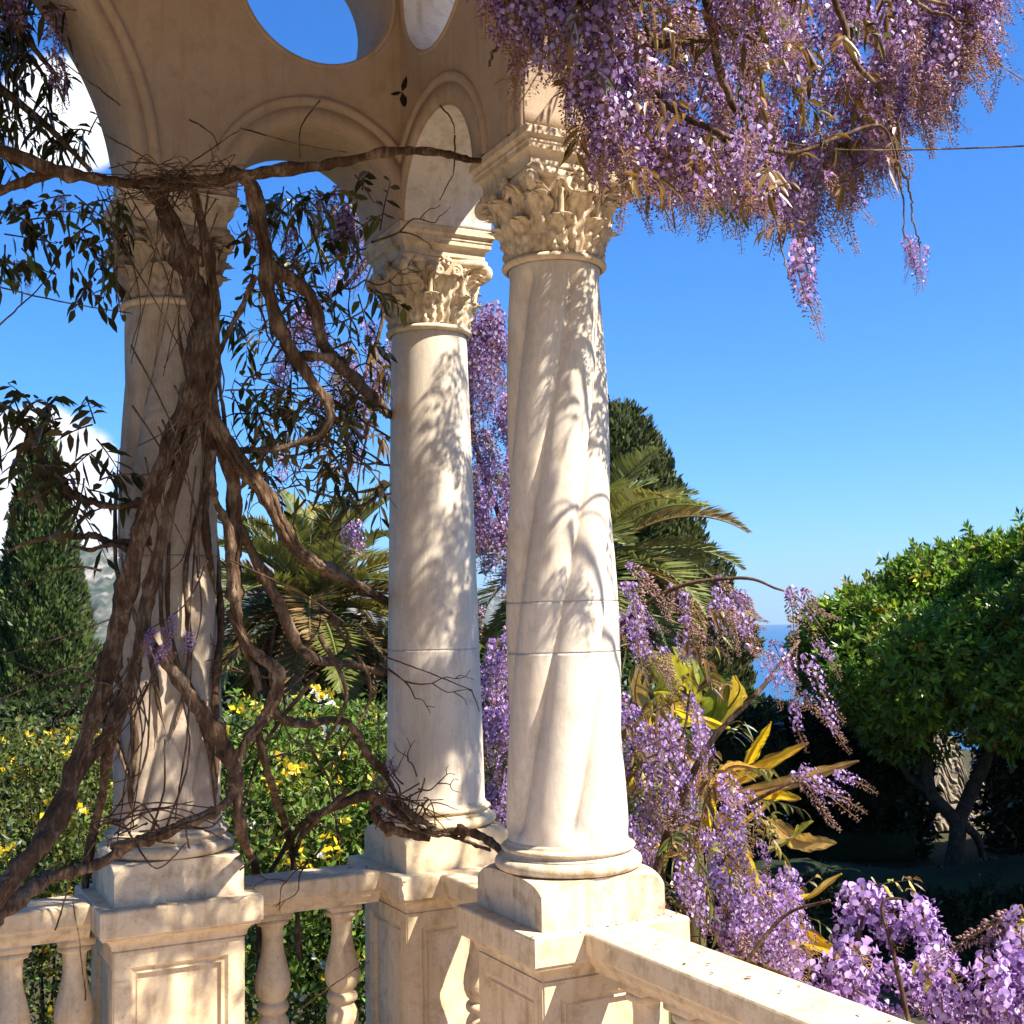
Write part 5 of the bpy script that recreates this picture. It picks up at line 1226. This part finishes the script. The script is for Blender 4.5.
    for i in range(9): items.append((P(rg.gauss(165, 14), rg.gauss(632, 8), 3.28), rg.choice(['dusk', 'full', 'young']), rg.uniform(.28, .42), abs(rg.gauss(.4, .3)), rg.uniform(0, 6)))
    for i in range(4): items.append((P(rg.gauss(385, 8), rg.gauss(775, 8), 3.66), rg.choice(['dusk', 'young']), rg.uniform(.28, .42), abs(rg.gauss(.4, .3)), rg.uniform(0, 6)))
    for i in range(8): items.append((P(rg.uniform(290, 350), rg.uniform(180, 260), 3.8), 'dusk', rg.uniform(.5, .8), .2, rg.uniform(0, 6)))
    for x, y in ((18, 260), (28, 268), (250, 225), (262, 232), (60, 195)): items.append((P(x, y, 3.5), 'dusk', .35, .2, rg.uniform(0, 6)))
    hang_racemes(t, items)
old_vine()

# ---- dark wisteria outside the broad arch on the left
def left_wisteria():
    base = P(20, 40, 3.8)
    t = thing('wisteria_vine', 'dark backlit wisteria foliage at the upper left beyond the broad arch', 'wisteria', base)
    for pth in [[(-120, 40, 3.7, .02), (-30, 70, 3.8, .016), (40, 120, 3.8, .011), (90, 170, 3.7, .007)], [(-40, -60, 3.7, .014), (20, 30, 3.8, .010), (60, 80, 3.8, .006)]]:
        mb = MB(); sp = path_px(pth, 30); tube(mb, sp[:, :3], sp[:, 3], 8, rough=.1); mb.build('branch', M_BARK, t)
    tw = MB(); lf = MB(); items = []
    for i in range(190):
        x = random.uniform(-60, 95); y = random.uniform(-80, 150)
        if y > 20 and x > 20+(y-20)*.75 and random.random() < .8: continue
        if 25 < x < 95 and 70 < y < 170 and random.random() < .75: continue
        twig_leaves(tw, lf, P(x, y, random.uniform(3.6, 4.1)), RNG.normal(size=3)*np.array([1, 1, .7]), random.uniform(.10, .2), random.randint(7, 12), BACKLIT, .055, .016, .8, .0028)
    for i in range(16):
        x = random.uniform(-60, 60); y = random.uniform(-90, 60)
        items.append((P(x, y, random.uniform(3.6, 4.1)), 'dusk', random.uniform(.6, .95), .1, random.uniform(0, 6)))
    tw.build('twigs', M_BARK, t)['kind'] = 'stuff'; lf.build('leaves', M_LEAF, t); hang_racemes(t, items)
left_wisteria()

# ---- fallen petals and scraps of leaf on the rails and pedestal tops
mb = MB()
rl = np.concatenate([np.stack([RNG.uniform(-.08, .08, 34), RNG.uniform(-2.6, -1.07, 34), np.full(34, .0015)], -1), np.stack([RNG.uniform(-2.4, -.22, 40), RNG.uniform(-.08, .08, 40), np.full(40, .0015)], -1),
                     np.stack([RNG.uniform(-.215, .215, 30), -S+RNG.choice([-1, 1], 30)*RNG.uniform(.18, .215, 30), np.full(30, .0015)], -1)])
rl = rl[(np.abs(rl[:, 0]+S) > .23) | (rl[:, 1] < -.3)]
cl = np.where(RNG.uniform(size=(len(rl), 1)) < .6, tint(LAV*.9, len(rl)), tint((.22, .13, .05), len(rl)))
dd = RNG.normal(size=(len(rl), 3))*np.array([1, 1, .12])
quads(mb, rl, dd, RNG.uniform(.006, .022, len(rl)), RNG.uniform(.004, .010, len(rl)), cl, up=np.tile([0, 0, 1.0], (len(rl), 1))+RNG.normal(size=(len(rl), 3))*.15)
tag(mb.build('fallen_petals', M_PETAL), 'fallen lilac petals and leaf scraps lying on the stone rails', 'petals', kind='stuff')

# ---- a dry leaf sprig caught in the corner of the wall
mb = MB(); c = P(402, 92, 3.70)
leaves(mb, np.array([c, c, c]), np.array([UP*1.0+RT*.28, -UP*1.0+RT*.18, -RT*1.0-UP*.18]), np.array([.050, .046, .036]), np.array([.017, .022, .012]), np.array([(.02, .018, .014)]*3), droop=0, up=np.tile(FW, (3, 1)))
tag(mb.build('dried_leaf', M_LEAF), 'small dark dried leaf sprig caught in the wall corner above the smooth column', 'leaf')
